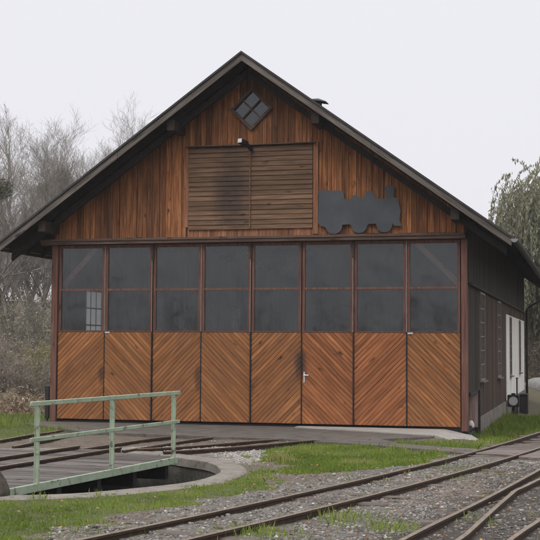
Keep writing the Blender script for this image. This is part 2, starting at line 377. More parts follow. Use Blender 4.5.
def make_ground():
    nA = 540
    rs = [3.5]; 
    while rs[-1] < 13: rs.append(rs[-1]+.075)
    while rs[-1] < 600: rs.append(rs[-1]*1.045)
    rs = np.array(rs); th = np.arange(nA)/nA*2*np.pi
    rr, tt = np.meshgrid(rs, th, indexing='ij')
    x = PC[0]+rr*np.cos(tt); y = PC[1]+rr*np.sin(tt)
    z = H(x, y) + (rr < 30)*((vnoise(x, y, 9, 3)-.5)*.02)
    inside = (x > -.1) & (x < 9.5) & (y > .1) & (y < 22.9)
    z = np.where(inside, -.4, z)
    V = np.stack([x, y, z], -1).reshape(-1, 3)
    i, j = np.meshgrid(np.arange(len(rs)-1), np.arange(nA), indexing='ij'); j2 = (j+1) % nA
    F = np.stack([i*nA+j, (i+1)*nA+j, (i+1)*nA+j2, i*nA+j2], -1).reshape(-1, 4)
    o = mass('ground', V, F, M['ground'])
    col = np.concatenate([ground_col(x, y).reshape(-1, 3), np.ones((V.shape[0], 1))], 1)
    at = o.data.attributes.new('zone', 'FLOAT_COLOR', 'POINT'); at.data.foreach_set('color', col.astype(np.float32).ravel())
    o.data.polygons.foreach_set('use_smooth', [True]*len(F))
    tag(o, kind='structure')
make_ground()

# ------------------------------------------------------------------ the shed
W, LEN = 9.4, 22.9
AX, APZ, SL = 4.7, 8.33, .718           # ridge
EV = 5.85                               # half span to the eaves
def roofz(x): return APZ-SL*abs(x-AX)
shed = thing('locomotive_shed', (4.7, 11.4, 0), 'brown timber locomotive shed with eight glazed folding doors under a steep gable', 'shed')
def ysheet(mb, poly, a0, a1): mb.prism(poly, a0, a1, 'y')

# gable boards
def gable():
    mb = MB(); x = -.12; zb = 4.30
    bps = [AX, 4.2, 5.2]
    top = lambda q: roofz(q)-.10
    while x < W+.12:
        w = random.choice([.10,.115,.13,.15,.17]); x1 = min(x+w, W+.13)
        y0 = random.choice([-.004,0,.004,.018])-.02; g = random.uniform(.006,.013)
        xa, xb = x+g/2, x1-g/2
        xs = sorted({xa, xb} | {b for b in bps if xa < b < xb})
        bot = zb + random.uniform(-.015, .02)
        di = lambda q: max(0, .47-abs(q-4.69))
        if xb < 4.22 or xa > 5.16:
            poly = [(xa, bot)] + [(xb, bot)] + [(q, top(q)) for q in reversed(xs)]
            mb.prism(poly, y0, y0+.024)
        else:
            poly = [(xa, bot), (xb, bot)] + [(q, 7.2-di(q)) for q in reversed(xs)]
            mb.prism(poly, y0, y0+.024)
            poly = [(q, 7.2+di(q)) for q in xs] + [(q, top(q)) for q in reversed(xs)]
            mb.prism(poly, y0, y0+.024)
        x = x1
    mb.build('gable_boards', M['gable'], shed)
    for q in ((3.10,3.215,-.075,-.03,4.52,6.40), (6.14,6.25,-.075,-.03,4.32,6.40), (3.10,3.16,-.08,-.034,4.3,4.51)):
        b = MB(); b.box(*q); b.build('trim_board', M['trim'], shed)
    b = MB()                                      # light short boards under the shutters
    x = 3.2
    while x < 6.13:
        w = random.uniform(.1,.15); b.box(x, min(x+w-.006, 6.135), -.062, -.03, 4.29, 4.50); x += w
    b.build('sill_boards', M['trim'], shed)
    b = MB()                                      # masonry-dark backing behind the boards
    b.prism([(-.1,4.3),(9.5,4.3),(9.5,roofz(9.5)-.14),(5.2,roofz(5.2)-.14),(5.2,6.66),(4.2,6.66),(4.2,roofz(4.2)-.14),(-.1,roofz(-.1)-.14)], .03, .05)
    b.build('gable_backing', M['dark'], shed)
gable()
# loading shutters
for a0, a1 in ((3.225, 4.672), (4.705, 6.130)):
    sh = MB(); n = 17; h = (6.33-4.46)/n
    for i in range(n):
        z0 = 4.46+i*h; j = random.uniform(-.003,.003)
        sh.add([(a0,-.104+j,z0),(a1,-.104+j,z0),(a1,-.085,z0+h),(a0,-.085,z0+h),(a0,-.068,z0),(a1,-.068,z0),(a1,-.066,z0+h),(a0,-.066,z0+h)],
               [(0,1,2,3),(4,7,6,5),(0,4,5,1),(3,2,6,7),(0,3,7,4),(1,5,6,2)])
    so = sh.build('shutter', M['shutter'], shed)
b = MB(); b.box(4.672, 4.704, -.125, -.07, 4.46, 6.34); b.build('cover_strip', M['shutter'], shed)
b = MB(); b.box(3.16, 6.2, -.16, -.02, 6.36, 6.385); b.build('drip_board', M['beam'], shed)
# diamond window
def dia(r, cx=4.69, cz=7.2): return [(cx, cz-r), (cx+r, cz), (cx, cz+r), (cx-r, cz)]
b = MB()
for k in range(4):
    p = dia(.50); q = dia(.415)
    b.prism([p[k], p[(k+1) % 4], q[(k+1) % 4], q[k]], -.075-.001*k, .03)
for d in ((1,0,1), (1,0,-1)): b.cbox((4.69, -.02-.004*d[2], 7.2), d, .60, .032, .045 if d[2] > 0 else .05, up=(0,1,0))
dw = b.build('diamond_window', M['beam'], shed)
b = MB(); b.prism(dia(.45), .0, .006); b.build('pane', M['glass'], dw)
b = MB(); b.box(3.6,5.8,.6,.62,6.2,7.35); b.build('loft_partition', M['dark'], shed)

# lintel, posts, threshold
b = MB(); b.box(-.40, 9.52, -.16, .10, 4.165, 4.275); b.box(-.40, 9.50, -.19, -.161, 4.235, 4.29)
b.build('lintel', M['beam'], shed, bevel=.006)
for x0, x1 in ((-.155, -.008), (9.412, 9.55)):
    b = MB(); b.box(x0, x1, -.05, .12, .02, 4.163); b.build('corner_post', M['frame'], shed, bevel=.006)
b = MB(); b.box(-.15, 9.55, .06, .25, -.3, .07); b.build('threshold', M['black'], shed)
b = MB(); b.box(-.29, -.19, -.02, .06, .10, .86); b.tube([(-.24,.02,-.1),(-.24,.02,.12)], .03)
b.build('junction_box', M['black'], shed, bevel=.006)

# doors
def clip_half(poly, a, bb, c):
    """keep a*x+b*z<=c"""
    out = []
    for i in range(len(poly)):
        p, q = poly[i], poly[(i+1) % len(poly)]
        dp, dq = a*p[0]+bb*p[1]-c, a*q[0]+bb*q[1]-c
        if dp <= 0: out.append(p)
        if dp*dq < 0:
            t = dp/(dp-dq); out.append((p[0]+t*(q[0]-p[0]), p[1]+t*(q[1]-p[1])))
    return out
def door(i):
    x0 = W*i/8+.012; x1 = W*(i+1)/8-.012; zt, zm, zs, zb = 4.155, 3.11, 2.13, .10
    fy = random.uniform(-.012, .004)
    f = MB(); fw = .062
    f.box(x0, x0+fw, fy, fy+.06, zs, zt); f.box(x1-fw, x1, fy, fy+.06, zs, zt)
    f.box(x0+fw, x1-fw, fy+.002, fy+.058, zt-.07, zt-.002); f.box(x0+fw, x1-fw, fy+.003, fy+.057, zm-.024, zm+.024)
    f.box(x0+fw, x1-fw, fy+.004, fy+.058, zs, zs+.035)
    f.box(x0, x1, fy+.022, fy+.06, zb, zs-.002)
    d = f.build('folding_door', M['frame'], shed)
    for z0, z1 in ((zs+.036, zm-.025), (zm+.025, zt-.072)):
        g = MB(); g.box(x0+fw-.005, x1-fw+.005, fy+.03, fy+.036, z0-.005, z1+.005); g.build('pane', M['glass'], d)
    # diagonal boards
    up = (i % 2 == 0); rect = [(x0+.004, zb+.012), (x1-.004, zb+.012), (x1-.004, zs-.008), (x0+.004, zs-.008)]
    s = 1/math.sqrt(2); nx, nz = (-s, s) if up else (s, s)
    ds = [nx*p[0]+nz*p[1] for p in rect]; t = min(ds)-random.uniform(0,.05); bw = .081
    m = MB()
    while t < max(ds):
        p = clip_half(clip_half(rect, -nx, -nz, -(t+.0040)), nx, nz, t+bw-.0040)
        if len(p) >= 3:
            y = fy-.006+random.uniform(-.0025,.0025)
            cx = sum(q[0] for q in p)/len(p); cz = sum(q[1] for q in p)/len(p)
            m.prism(p, y, fy+.021)
        t += bw
    m.build('board_panel', M[('diag_r' if up else 'diag_l')+('_red' if i in (5, 6) else '')], d)
    if i == 5:
        h = MB(); hx = x0+.055
        h.box(hx-.017, hx+.017, fy-.026, fy-.010, 1.02, 1.26); h.tube([(hx,fy-.03,1.185),(hx,fy-.075,1.185),(hx+.11,fy-.075,1.185)], .010, 8)
        h.build('handle', M['steel'], d)
    if i in (1, 7):
        h = MB(); hx = x0+.1 if i == 1 else x0-.1+.0
        hx = x0+.07; h.box(hx-.06, hx+.06, fy-.03, fy-.001, zs-.03, zs+.005); h.build('latch', M['steel'], d)
    # running gear on alternate meeting edges
    if i in (1, 3, 5):
        h = MB(); hx = x1+.012
        h.box(hx-.022, hx+.022, fy-.05, fy-.015, 3.78, 4.16); h.cbox((hx,fy-.055,3.9),(0,0,1),.12,.07,.05)
        h.build('hanger', M['black'], d)
        h = MB(); h.tube([(hx-.0,fy-.035,.12),(hx,fy-.035,2.12)], .017, 8); h.build('floor_bolt', M['black'], d)
        h = MB(); h.tube([(hx-.008,fy-.035,2.14),(hx-.008,fy-.035,3.8)], .012, 8); h.build('bolt_rod', M['rod'], d)
    elif i in (0, 2, 4, 6):
        h = MB(); hx = x1+.012
        h.tube([(hx,fy-.014,.12),(hx,fy-.014,2.12)], .013, 8); h.build('floor_bolt', M['black'], d)
        if i != 4:
            h = MB(); h.tube([(hx,fy-.016,2.14),(hx,fy-.016,4.14)], .013, 8); h.build('bolt_rod', M['rod'], d)
for i in range(8): door(i)
for a, bq in (((.0,.25,3.18), (.86,.25,4.10)), ((9.38,.25,3.16), (8.42,.25,4.10))):
    b = MB(); v = Vector(bq)-Vector(a); b.cbox((Vector(a)+Vector(bq))/2, v, v.length, .12, .12, up=(0,1,0)); b.build('knee_brace', M['brace'], shed)

# side and back walls with window openings
def board_wall(name, xw, th, y0, y1, z0, z1, opens, m, out, w=.16):
    mb = MB(); y = y0
    cuts = sorted({q for o in opens for q in o[:2]})
    while y < y1-.001:
        ye = min(y+random.uniform(.8,1.2)*w, y1)
        for c in cuts:
            if y < c < ye: ye = c
        if y1-ye < .03: ye = y1
        j = random.uniform(0, .008)*out; x = xw+j
        spans = [(z0, z1)]
        for (oy0, oy1, oz0, oz1) in opens:
            if y >= oy0-1e-6 and ye <= oy1+1e-6: spans = [(z0, oz0), (oz1, z1)]
        for a, c in spans:
            if c-a > .01: mb.box(min(x, x-th*out), max(x, x-th*out), y+.002, ye-.002, a, c)
        y = ye
    return mb.build(name, m, shed)
def window(xw, out, y0, y1, z0, z1, rows, cols=2, pane='glass'):
    b = MB(); a, c = (xw-.04, xw+.03) if out > 0 else (xw-.03, xw+.04); f = .05
    b.box(a, c, y0-f, y0, z0-f, z1+f); b.box(a, c, y1, y1+f, z0-f, z1+f)
    b.box(a, c, y0, y1, z0-f, z0); b.box(a, c, y0, y1, z1, z1+f)
    xm = xw
    for k in range(1, rows): zz = z0+(z1-z0)*k/rows; b.box(xm-.012, xm+.012, y0, y1, zz-.014, zz+.014)
    for k in range(1, cols): yy = y0+(y1-y0)*k/cols; b.box(xm-.014, xm+.014, yy-.014, yy+.014, z0, z1)
    w = b.build('window', M['rod'], shed)
    b = MB(); b.box(xm-.003, xm+.003, y0-.01, y1+.01, z0-.01, z1+.01); b.build('pane', M[pane], w)
    s = MB(); s.box(min(xw, xw+.10*out), max(xw, xw+.10*out), y0-.08, y1+.08, z0-.085, z0-.052); s.build('sill', M['plinth'], w)
XR = 9.55; XL = -.15
brown_w = [(2.94,4.16,1.07,3.10), (8.6,9.8,1.02,3.10)]
white_w = [(13.9,14.9,.95,2.78), (19.3,20.3,.95,2.78)]
def grow(os): return [(a-.05,b+.05,c-.05,d+.05) for a,b,c,d in os]
board_wall('side_wall', XR, .03, .13, 2.66, .84, 3.18, [], M['dark'], 1)
board_wall('side_wall', XR, .03, 2.66, 12.3, .18, 3.18, grow(brown_w), M['side'], 1)
board_wall('side_wall', XR+.01, .03, 12.3, LEN, .18, 2.86, grow(white_w), M['white_boards'], 1, w=.22)
board_wall('side_wall', XR, .03, 12.3, LEN, 2.865, 3.18, [], M['side'], 1)
board_wall('side_wall', XR+.02, .03, .0, LEN+.05, 3.2, 4.72, [], M['charcoal'], 1)
b = MB(); b.box(XR+.012, XR+.09, .13, LEN+.06, 3.165, 3.225); b.build('ledge', M['charcoal'], shed)
for o in brown_w: window(XR, 1, *o, 6)
for o in white_w: window(XR, 1, *o, 4)
left_w = [(1.95,3.0,1.05,3.18), (8.6,9.8,1.05,3.18), (15.,16.,1.05,3.18)]
board_wall('side_wall', XL, .03, .13, LEN, .1, 4.72, grow(left_w), M['side'], -1)
for k, o in enumerate(left_w): window(XL, -1, *o, 5, 3, 'glass' if k else 'frosted')
b = MB(); b.box(XR-.12, XR-.031, 2.66, LEN, -.6, .18); b.box(XR-.12, XR+.035, 2.66, LEN, -.6, .175); b.box(XL-.04, XL+.1, .13, LEN, -.6, .098)
b.build('plinth', M['plinth'], shed)
b = MB(); b.box(XR-.1, XR-.01, .13, 2.655, -.6, .0); b.box(XR-.02, XR+.1, 1.76, 1.95, -.6, .84); b.box(XR-.02, XR+.03, 1.96, 2.65, -.6, .83); b.box(XR-.01, XR+.05, .14, 2.6, .78, .845)
b.build('bay_post', M['black'], shed)
b = MB()
x = XR-.30
while x < XR-.03: b.box(x, x+.085, 1.70+random.uniform(0,.006), 1.73, .01, .83); x += .09
b.build('niche_boards', M['pink'], shed)
b = MB(); b.box(XR-.25, XR-.01, .14, 1.74, -.02, .005); b.build('niche_shelf', M['black'], shed)
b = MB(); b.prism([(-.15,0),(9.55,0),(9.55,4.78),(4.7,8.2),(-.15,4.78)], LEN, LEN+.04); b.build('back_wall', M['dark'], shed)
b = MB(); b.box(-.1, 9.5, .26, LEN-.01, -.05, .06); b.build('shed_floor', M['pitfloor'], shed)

# roof
Y0, Y1 = -.90, 23.75
rf = MB()
for s in (-1, 1):
    prof = [(AX, APZ), (AX+s*EV, APZ-SL*EV), (AX+s*EV, APZ-SL*EV-.052), (AX, APZ-.052)]
    rf.prism(prof, Y0-.07, Y1)
roof = rf.build('roof', M['roof'], shed)
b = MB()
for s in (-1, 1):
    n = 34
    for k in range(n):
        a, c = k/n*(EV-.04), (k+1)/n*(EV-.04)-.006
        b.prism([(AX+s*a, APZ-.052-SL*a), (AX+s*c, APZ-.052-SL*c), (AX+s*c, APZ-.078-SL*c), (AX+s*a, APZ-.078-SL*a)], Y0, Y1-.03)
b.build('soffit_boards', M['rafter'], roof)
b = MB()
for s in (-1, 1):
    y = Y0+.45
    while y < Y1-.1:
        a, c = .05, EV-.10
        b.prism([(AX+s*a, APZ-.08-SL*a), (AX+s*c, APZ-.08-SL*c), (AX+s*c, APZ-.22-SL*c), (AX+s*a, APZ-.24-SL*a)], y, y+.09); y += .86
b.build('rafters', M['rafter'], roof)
for s in (-1, 1):
    b = MB(); cuts = [0, 2.9, EV+.0]
    for a, c in zip(cuts[:-1], cuts[1:]):
        c2 = c-.008
        b.prism([(AX+s*a, APZ-.06-SL*a), (AX+s*c2, APZ-.06-SL*c2), (AX+s*c2, APZ-.215-SL*c2), (AX+s*a, APZ-.215-SL*a)], Y0-.032, Y0-.002)
    b.build('verge_board', M['barge' if s > 0 else 'barge_l'], roof)
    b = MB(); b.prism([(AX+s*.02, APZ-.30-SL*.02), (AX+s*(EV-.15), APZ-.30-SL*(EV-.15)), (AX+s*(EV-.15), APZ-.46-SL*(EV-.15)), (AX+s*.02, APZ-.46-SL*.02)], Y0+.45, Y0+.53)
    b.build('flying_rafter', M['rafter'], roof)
for px in (-.08, 3.02, 6.34, 9.36):
    zt = roofz(px)-.235; b = MB(); b.box(px-.09, px+.09, Y0+.10, .5, zt-.24, zt); b.build('purlin_end', M['dark'], shed)
for s in (-1, 1):
    gx = AX+s*(EV+.05); gz = APZ-SL*EV-.06
    b = MB(); k = 9; vs = []; r = .075
    ring = [(gx+r*math.cos(math.pi+math.pi*q/k), gz+r*math.sin(math.pi+math.pi*q/k)) for q in range(k+1)]
    ring2 = [(gx+(r-.008)*math.cos(math.pi+math.pi*q/k), gz+(r-.008)*math.sin(math.pi+math.pi*q/k)) for q in range(k, -1, -1)]
    b.prism(ring+ring2, Y0-.04, Y1); b.build('gutter', M['roof'], roof)
    b = MB(); b.prism(ring, Y0-.055, Y0-.045); b.build('gutter_cap', M['zinc'], roof)
gx = AX+EV+.05
b = MB(); b.tube([(gx, 22.9, 4.02), (gx, 22.9, 3.93), (gx-.12, 22.9, 3.84), (9.78, 22.9, 3.44), (9.66, 22.9, 3.3), (9.66, 22.9, -.3)], .05, 10)
b.build('downpipe', M['black'], shed, smooth=True)
b = MB(); b.tube([(5.82,2,7.3),(5.82,2,7.70)], .07, 12); b.add([(5.62,1.84,7.76),(6.02,1.84,7.69),(6.02,2.16,7.69),(5.62,2.16,7.76),(5.62,1.84,7.74),(6.02,1.84,7.67),(6.02,2.16,7.67),(5.62,2.16,7.74),(5.80,2,7.80)],
      [(0,1,8),(1,2,8),(2,3,8),(3,0,8),(4,7,6,5),(0,4,5,1),(1,5,6,2),(2,6,7,3),(3,7,4,0)])
b.build('roof_vent', M['roof'], roof)

# locomotive silhouette plate
def arc(cx, cz, r, a0, a1, n=10): return [(cx+r*math.cos(R(a0+(a1-a0)*k/n)), cz+r*math.sin(R(a0+(a1-a0)*k/n))) for k in range(n+1)]
sil = [(6.27,5.29),(6.83,5.27),(6.86,5.08)] + [(7.00,5.08)] + arc(7.10,5.08,.09,150,30,6) + [(7.26,5.09),(7.34,5.14),(7.32,5.25),(7.48,5.25),(7.56,5.10),(7.66,5.07),(7.80,5.08),(7.79,5.20),(7.76,5.30),(7.78,5.36),(7.95,5.36),(7.97,5.28),(7.95,5.10),(8.02,5.07),(8.06,5.02)] \
    + [(8.11,4.78),(8.08,4.60),(8.13,4.46),(7.96,4.47)] + [(7.93,4.53)] + arc(7.75,4.50,.175,-5,-165,10) + [(7.56,4.52),(7.40,4.52)] + arc(7.19,4.50,.18,-5,-175,10) + [(6.98,4.52),(6.80,4.51)] + arc(6.62,4.50,.19,-8,-165,10) + [(6.42,4.47),(6.31,4.50),(6.26,4.55)]
b = MB(); b.prism(list(reversed(sil)), -.10, -.088)
b.build('locomotive_sign', M['plate'], loc=(7.2, -.09, 4.35))
tag(bpy.data.objects['locomotive_sign'], 'slate blue sheet metal sign cut as a steam locomotive silhouette on the gable', 'sign')
# flood light over the shutters
lp = thing('wall_lamp', (4.66, -.1, 6.38), 'small floodlight on a short arm above the gable shutters', 'lamp')
b = MB(); b.tube([(4.70,-.1,6.26),(4.70,-.22,6.30),(4.66,-.34,6.35)], .045, 10); b.tube([(4.74,-.085,6.2),(4.74,-.085,6.32)], .03, 8); b.build('arm', M['black'], lp, smooth=False)
b = MB(); b.cbox((4.62,-.45,6.37), (-.35,-1,.18), .26, .12, .11); b.build('lamp_head', M['black'], lp, bevel=.01)
b = MB(); b.cbox((4.576,-.575,6.395), (-.35,-1,.18), .02, .10, .09); b.build('lens', M['disc'], lp)
o = MB(); o.tube([(9.47,1.45,.005),(9.47,1.45,.06),(9.47,1.45,.12),(9.48,1.45,.17)], [.075,.08,.07,.03], 10)
tag(o.build('sack', M['bag'], loc=(9.46,1.35,.005), smooth=True), 'small white sack lying in the niche at the shed corner', 'sack')

# ------------------------------------------------------------------ paving
def slab(name, poly, top, bottom, m, zf=None, kind='structure'):
    mb = MB(); n = len(poly)
    T = [(x, y, zf(x, y) if zf else top) for x, y in poly]; Bm = [(x, y, bottom) for x, y in poly]
    mb.add(T+Bm, [tuple(range(n)), tuple(range(2*n-1, n-1, -1))]+[(i, (i+1) % n, (i+1) % n+n, i+n) for i in range(n)])
    return tag(mb.build(name, m), kind=kind)
slab('apron', [(-.3,.055),(-.3,-1.0),(2.0,-3.0),(5.0,-3.45),(6.5,-3.62),(7.99,-4.35),(8.79,-4.80),(10.13,-5.72),(10.18,-4.75),(9.66,-4.5),(8.69,-4.0),(8.15,-2.95),(8.7,-2.4),(9.04,-2.0),(9.04,.055)], .035, -.3, M['apron'])
def rz(x, y): return .055 - .19*max(0, (x-9.05)/.95)
rampm = MB()
for poly in ([(5.8,.05),(5.8,-.30),(7.4,-1.0),(9.047,-1.85),(9.047,.05)], [(9.05,.05),(9.05,-1.85),(9.95,-2.55),(10.02,-1.3),(9.62,.05)]):
    n = len(poly); rampm.add([(x, y, rz(x, y)) for x, y in poly]+[(x, y, -.4) for x, y in poly], [tuple(range(n)), tuple(range(2*n-1, n-1, -1))]+[(k, (k+1) % n, (k+1) % n+n, k+n) for k in range(n)])
tag(rampm.build('concrete_ramp', M['ramp']), kind='structure')

# ------------------------------------------------------------------ tracks
def resample(line, step):
    P = [Vector((*p, 0)) for p in line]; out = []
    for i in range(len(P)-1):
        p0 = P[max(i-1, 0)]; p1 = P[i]; p2 = P[i+1]; p3 = P[min(i+2, len(P)-1)]
        n = max(2, int((p2-p1).length/step))
        for k in range(n):
            t = k/n
            out.append(.5*((2*p1)+(p2-p0)*t+(2*p0-5*p1+4*p2-p3)*t*t+(3*p1-p0-3*p2+p3)*t**3))
    out.append(P[-1]); return out
RAILP = [(-.045,0),(.045,0),(.045,.012),(.010,.025),(.010,.075),(.026,.084),(.026,.110),(.018,.115),(-.018,.115),(-.026,.110),(-.026,.084),(-.010,.075),(-.010,.025),(-.045,.012)]
def rail(line, base, parent, off=0., step=.35, smooth=True, zfun=None):
    pts = resample(line, step) if smooth else [Vector((*p, 0)) for p in line]
    mb = MB(); k = len(RAILP); n = len(pts); V = []; F = []; mi = []
    for i, p in enumerate(pts):
        d = (pts[min(i+1, n-1)]-pts[max(i-1, 0)]).normalized(); nn = Vector((d.y, -d.x, 0))
        q = p+nn*off; z = (zfun(q.x, q.y) if zfun else -.02-.10*float(sst(0, 9, q.y))) + base
        for u, w in RAILP: V.append((q.x+nn.x*u, q.y+nn.y*u, z+w))
    for i in range(n-1):
        for j in range(k):
            F.append((i*k+j, i*k+(j+1) % k, (i+1)*k+(j+1) % k, (i+1)*k+j)); mi.append(1 if 6 <= j <= 8 else 0)
    F += [tuple(range(k)), tuple((n-1)*k+k-1-j for j in range(k))]; mi += [0, 0]
    mb.v = V; mb.f = F; mb.mi = mi
    return mb.build('rail', [M['rust'], M['railtop']], parent)
def sleepers(line, parent, y0, y1, gap, drop, w=1.45):
    pts = resample(line, .05); acc = gap
    for a, c in zip(pts[:-1], pts[1:]):
        acc += (c-a).length
        if acc >= gap and y0 < a.y < y1:
            acc = 0; d = (c-a).normalized(); nn = Vector((d.y, -d.x, 0))
            mb = MB(); z = h1(a.x, a.y)-.07+drop+random.uniform(-.012,.012)
            mb.cbox((a.x+random.uniform(-.05,.05), a.y, z), nn+d*random.uniform(-.04,.04), w+random.uniform(-.08,.08), .21, .14)
            mb.build('sleeper', M['sleeper'], parent, bevel=.012)
G = .405
tA = thing('railway_track', (9.2,-12,0), 'narrow gauge track curving from the foreground past the right side of the shed', 'railway track')
rail(TRACK_A, -.035, tA, -G); rail(TRACK_A, -.035, tA, G); sleepers(TRACK_A, tA, -17.5, 8, .72, .004)
tB = thing('railway_track', (11,-13,0), 'turnout rails meeting at a frog in the bottom right corner', 'railway track')
rail(B1, -.035, tB); rail(B3, -.035, tB)
w = rail(B2, -.035, tB, smooth=False); w.name = 'wing_rail'
sleepers([(10.85,-17.2),(10.95,-14.9),(11.28,-12.6),(11.6,-10),(11.85,-7.8)], tB, -17, -7, .62, -.012, 1.7)
zf1 = lambda x, y: -.028*float(sst(-4.2, -3., y))
tC = thing('railway_track', (1.7,-3.5,0), 'left fan track running from the turntable to the left folding doors', 'railway track')
rail(F1, -.070, tC, -G, zfun=zf1); rail(F1, -.070, tC, G, zfun=zf1)
tD = thing('railway_track', (4.6,-3.5,0), 'middle fan track in line with the turntable bridge', 'railway track')
rail(F2, -.070, tD, -G, zfun=zf1); rail(F2, -.070, tD, G, zfun=zf1)
tE = thing('railway_track', (6.2,-4.6,0), 'right fan track bending from the pit rim across pale ballast to the doors', 'railway track')
rail(F3, -.070, tE, -G, zfun=zf1); rail(F3, -.055, tE, G, zfun=zf1)
# plank crossing
pc = thing('plank_crossing', (10.7,-5,0), 'low wooden plank crossing laid across the curving track', 'crossing')
def panel(o0, o1, ya, yb, nb=5):
    mb = MB(); pts = [p for p in resample(TRACK_A, .1)]
    def at(y, off):
        i = min(range(len(pts)-1), key=lambda q: abs(pts[q].y-y)); d = (pts[i+1]-pts[i]).normalized()
        return Vector((pts[i].x+d.y*off, y-d.x*off, 0))
    for k in range(nb):
        y_a = ya+(yb-ya)*k/nb+.006; y_b = ya+(yb-ya)*(k+1)/nb-.006; s = -.12
        q = [at(y_a+s*o0, o0), at(y_a+s*o1, o1), at(y_b+s*o1, o1), at(y_b+s*o0, o0)]; z = .055+random.uniform(-.004,.004)
        zz = [h1(p.x, p.y)+z for p in q]; lo = [a-.12 for a in zz]
        mb.add([(p.x,p.y,a) for p, a in zip(q, zz)]+[(p.x,p.y,a) for p, a in zip(q, lo)], [(0,1,2,3),(7,6,5,4),(0,4,5,1),(1,5,6,2),(2,6,7,3),(3,7,4,0)])
    mb.build('plank_panel', M['planks'], pc, bevel=.008)
panel(-.35, .35, -5.75, -3.95); panel(.46, 2.6, -6.0, -4.3)

# ------------------------------------------------------------------ turntable
pit = thing('turntable_pit', (PC[0], PC[1], -.95), 'round turntable pit with a worn pale concrete kerb', 'pit')
def lathe(mb, prof, n=128, closed=False, wob=0.):
    base = len(mb.v)
    for i in range(n):
        t = 2*math.pi*i/n
        for j, (r, z) in enumerate(prof):
            rr = r+wob*(math.sin(t*7+j)+math.sin(t*13.3))*.5
            mb.v.append((PC[0]+rr*math.cos(t), PC[1]+rr*math.sin(t), z+wob*.4*math.sin(t*11+1)))
    k = len(prof)
    for i in range(n):
        for j in range(k if closed else k-1):
            a = base+i*k+j; b = base+i*k+(j+1) % k; c = base+((i+1) % n)*k+(j+1) % k; d = base+((i+1) % n)*k+j
            mb.f.append((a, b, c, d)); mb.mi.append(0)
b = MB(); lathe(b, [(R_IN,-.14),(R_IN,-.012),(R_IN+.02,.0),(R_OUT-.04,.005),(R_OUT,-.015),(R_OUT+.01,-.2),(R_OUT-.1,-.2)], closed=True, wob=.012); b.build('kerb', M['concrete'], pit)
b = MB(); lathe(b, [(R_IN+.03,-.13),(R_IN+.03,-.96)]); b.build('pit_wall', M['pitwall'], pit)
b = MB(); b.v = [(PC[0]+3.36*math.cos(2*math.pi*i/64), PC[1]+3.36*math.sin(2*math.pi*i/64), -.95) for i in range(64)]; b.f = [tuple(range(64))]; b.mi = [0]; b.build('pit_floor', M['pitfloor'], pit)
b = MB(); lathe(b, [(2.65,-.949),(2.65,-.85),(2.71,-.85),(2.71,-.949)], closed=True); b.build('ring_rail', M['rust'], pit)

BD = Vector((.112,.9937,0)).normalized(); BN = Vector((BD.y,-BD.x,0))
bridge = thing('turntable_bridge', (PC[0], PC[1], -.85), 'plank decked turntable bridge with green edge beam and green pipe handrail', 'turntable')
def bp(t, u, z): p = Vector((PC[0],PC[1],0))+BD*t+BN*u; return Vector((p.x,p.y,z))
HW = 1.76; HLEN = 2.42
def halflen(u): return math.sqrt(max(.1, 3.07**2-u*u))
b = MB(); t = -3.0
while t < 2.98:
    wv = random.uniform(.17,.21); tm = t+wv/2
    um = min(HW, math.sqrt(max(.2, 3.05**2-max(abs(t), abs(t+wv))**2)))
    for u0, u1 in ((-um, -.47), (-.33, .33), (.47, um)):
        if u1-u0 > .05 and not (abs(tm) > 2.75 and abs(u0) > .4): b.cbox(bp(tm, (u0+u1)/2, .02+random.uniform(-.005,.005)), BN+BD*random.uniform(-.004,.004), u1-u0-random.uniform(0,.01), wv-.012, .055)
    t += wv
b.build('deck', M['deck'], bridge, bevel=.006)
b = MB()
for u in (-.4,.4): b.cbox(bp(0,u,-.30), BD, 6.0, .16, .58)
for t in (-2.2,-1.1,0,1.1,2.2): b.cbox(bp(t,0,-.16), BN, 2*HW-.1, .12, .26)
b.cbox(bp(0,0,-.72), BN, 1.0, .9, .42)
b.build('girders', M['black'], bridge)
for s in (-1, 1):
    b = MB(); b.cbox(bp(-.05,s*(HW+.04),.0), BD, 2*HLEN, .05, .105); b.build('edge_beam', M['green'], bridge, bevel=.005)
def seg(t0, t1, u): return [tuple(bp(t0,u,0)[:2]), tuple(bp((t0+t1)/2,u,0)[:2]), tuple(bp(t1,u,0)[:2])]
for u in (-.4,.4): rail(seg(-3.12,3.12,u), .0, bridge, zfun=lambda x, y: -.01)
rl = MB(); U = HW+.075
rl.cbox(bp(.17,U+.0,1.07), BD, 4.42, .040, .062); ho = rl.build('handrail', M['green'], bridge, bevel=.006)
b = MB(); b.cbox(bp(.17,U+.0,.615), BD, 4.42, .028, .056); b.build('middle_rail', M['green'], bridge, bevel=.006)
for t in (-1.82,.2,2.25):
    b = MB(); b.cbox(bp(t,U-.03,.53), (0,0,1), 1.14, .025, .060, up=BN); b.cbox(bp(t,U-.062,.53), (0,0,1), 1.12, .04, .018, up=BN); b.build('post', M['green'], bridge, bevel=.004)
# mossy stump on the kerb
b = MB(); pts = []; rs = []
b.tube([(5.03,-13.14,-.05),(5.03,-13.14,.02),(5.01,-13.13,.14),(4.98,-13.13,.30),(4.94,-13.12,.54),(4.92,-13.12,.62)], [.28,.26,.22,.175,.15,.11], 14)
for i, v in enumerate(b.v):
    k = math.sin(i*12.9)*.018; b.v[i] = (v[0]+k, v[1]+math.cos(i*7.7)*.018, v[2]+k*.5)
tag(b.build('stump', M['stump'], loc=(5.03,-13.14,0), smooth=True), 'dark mossy tapered stump on the pit kerb at the left edge', 'stump')

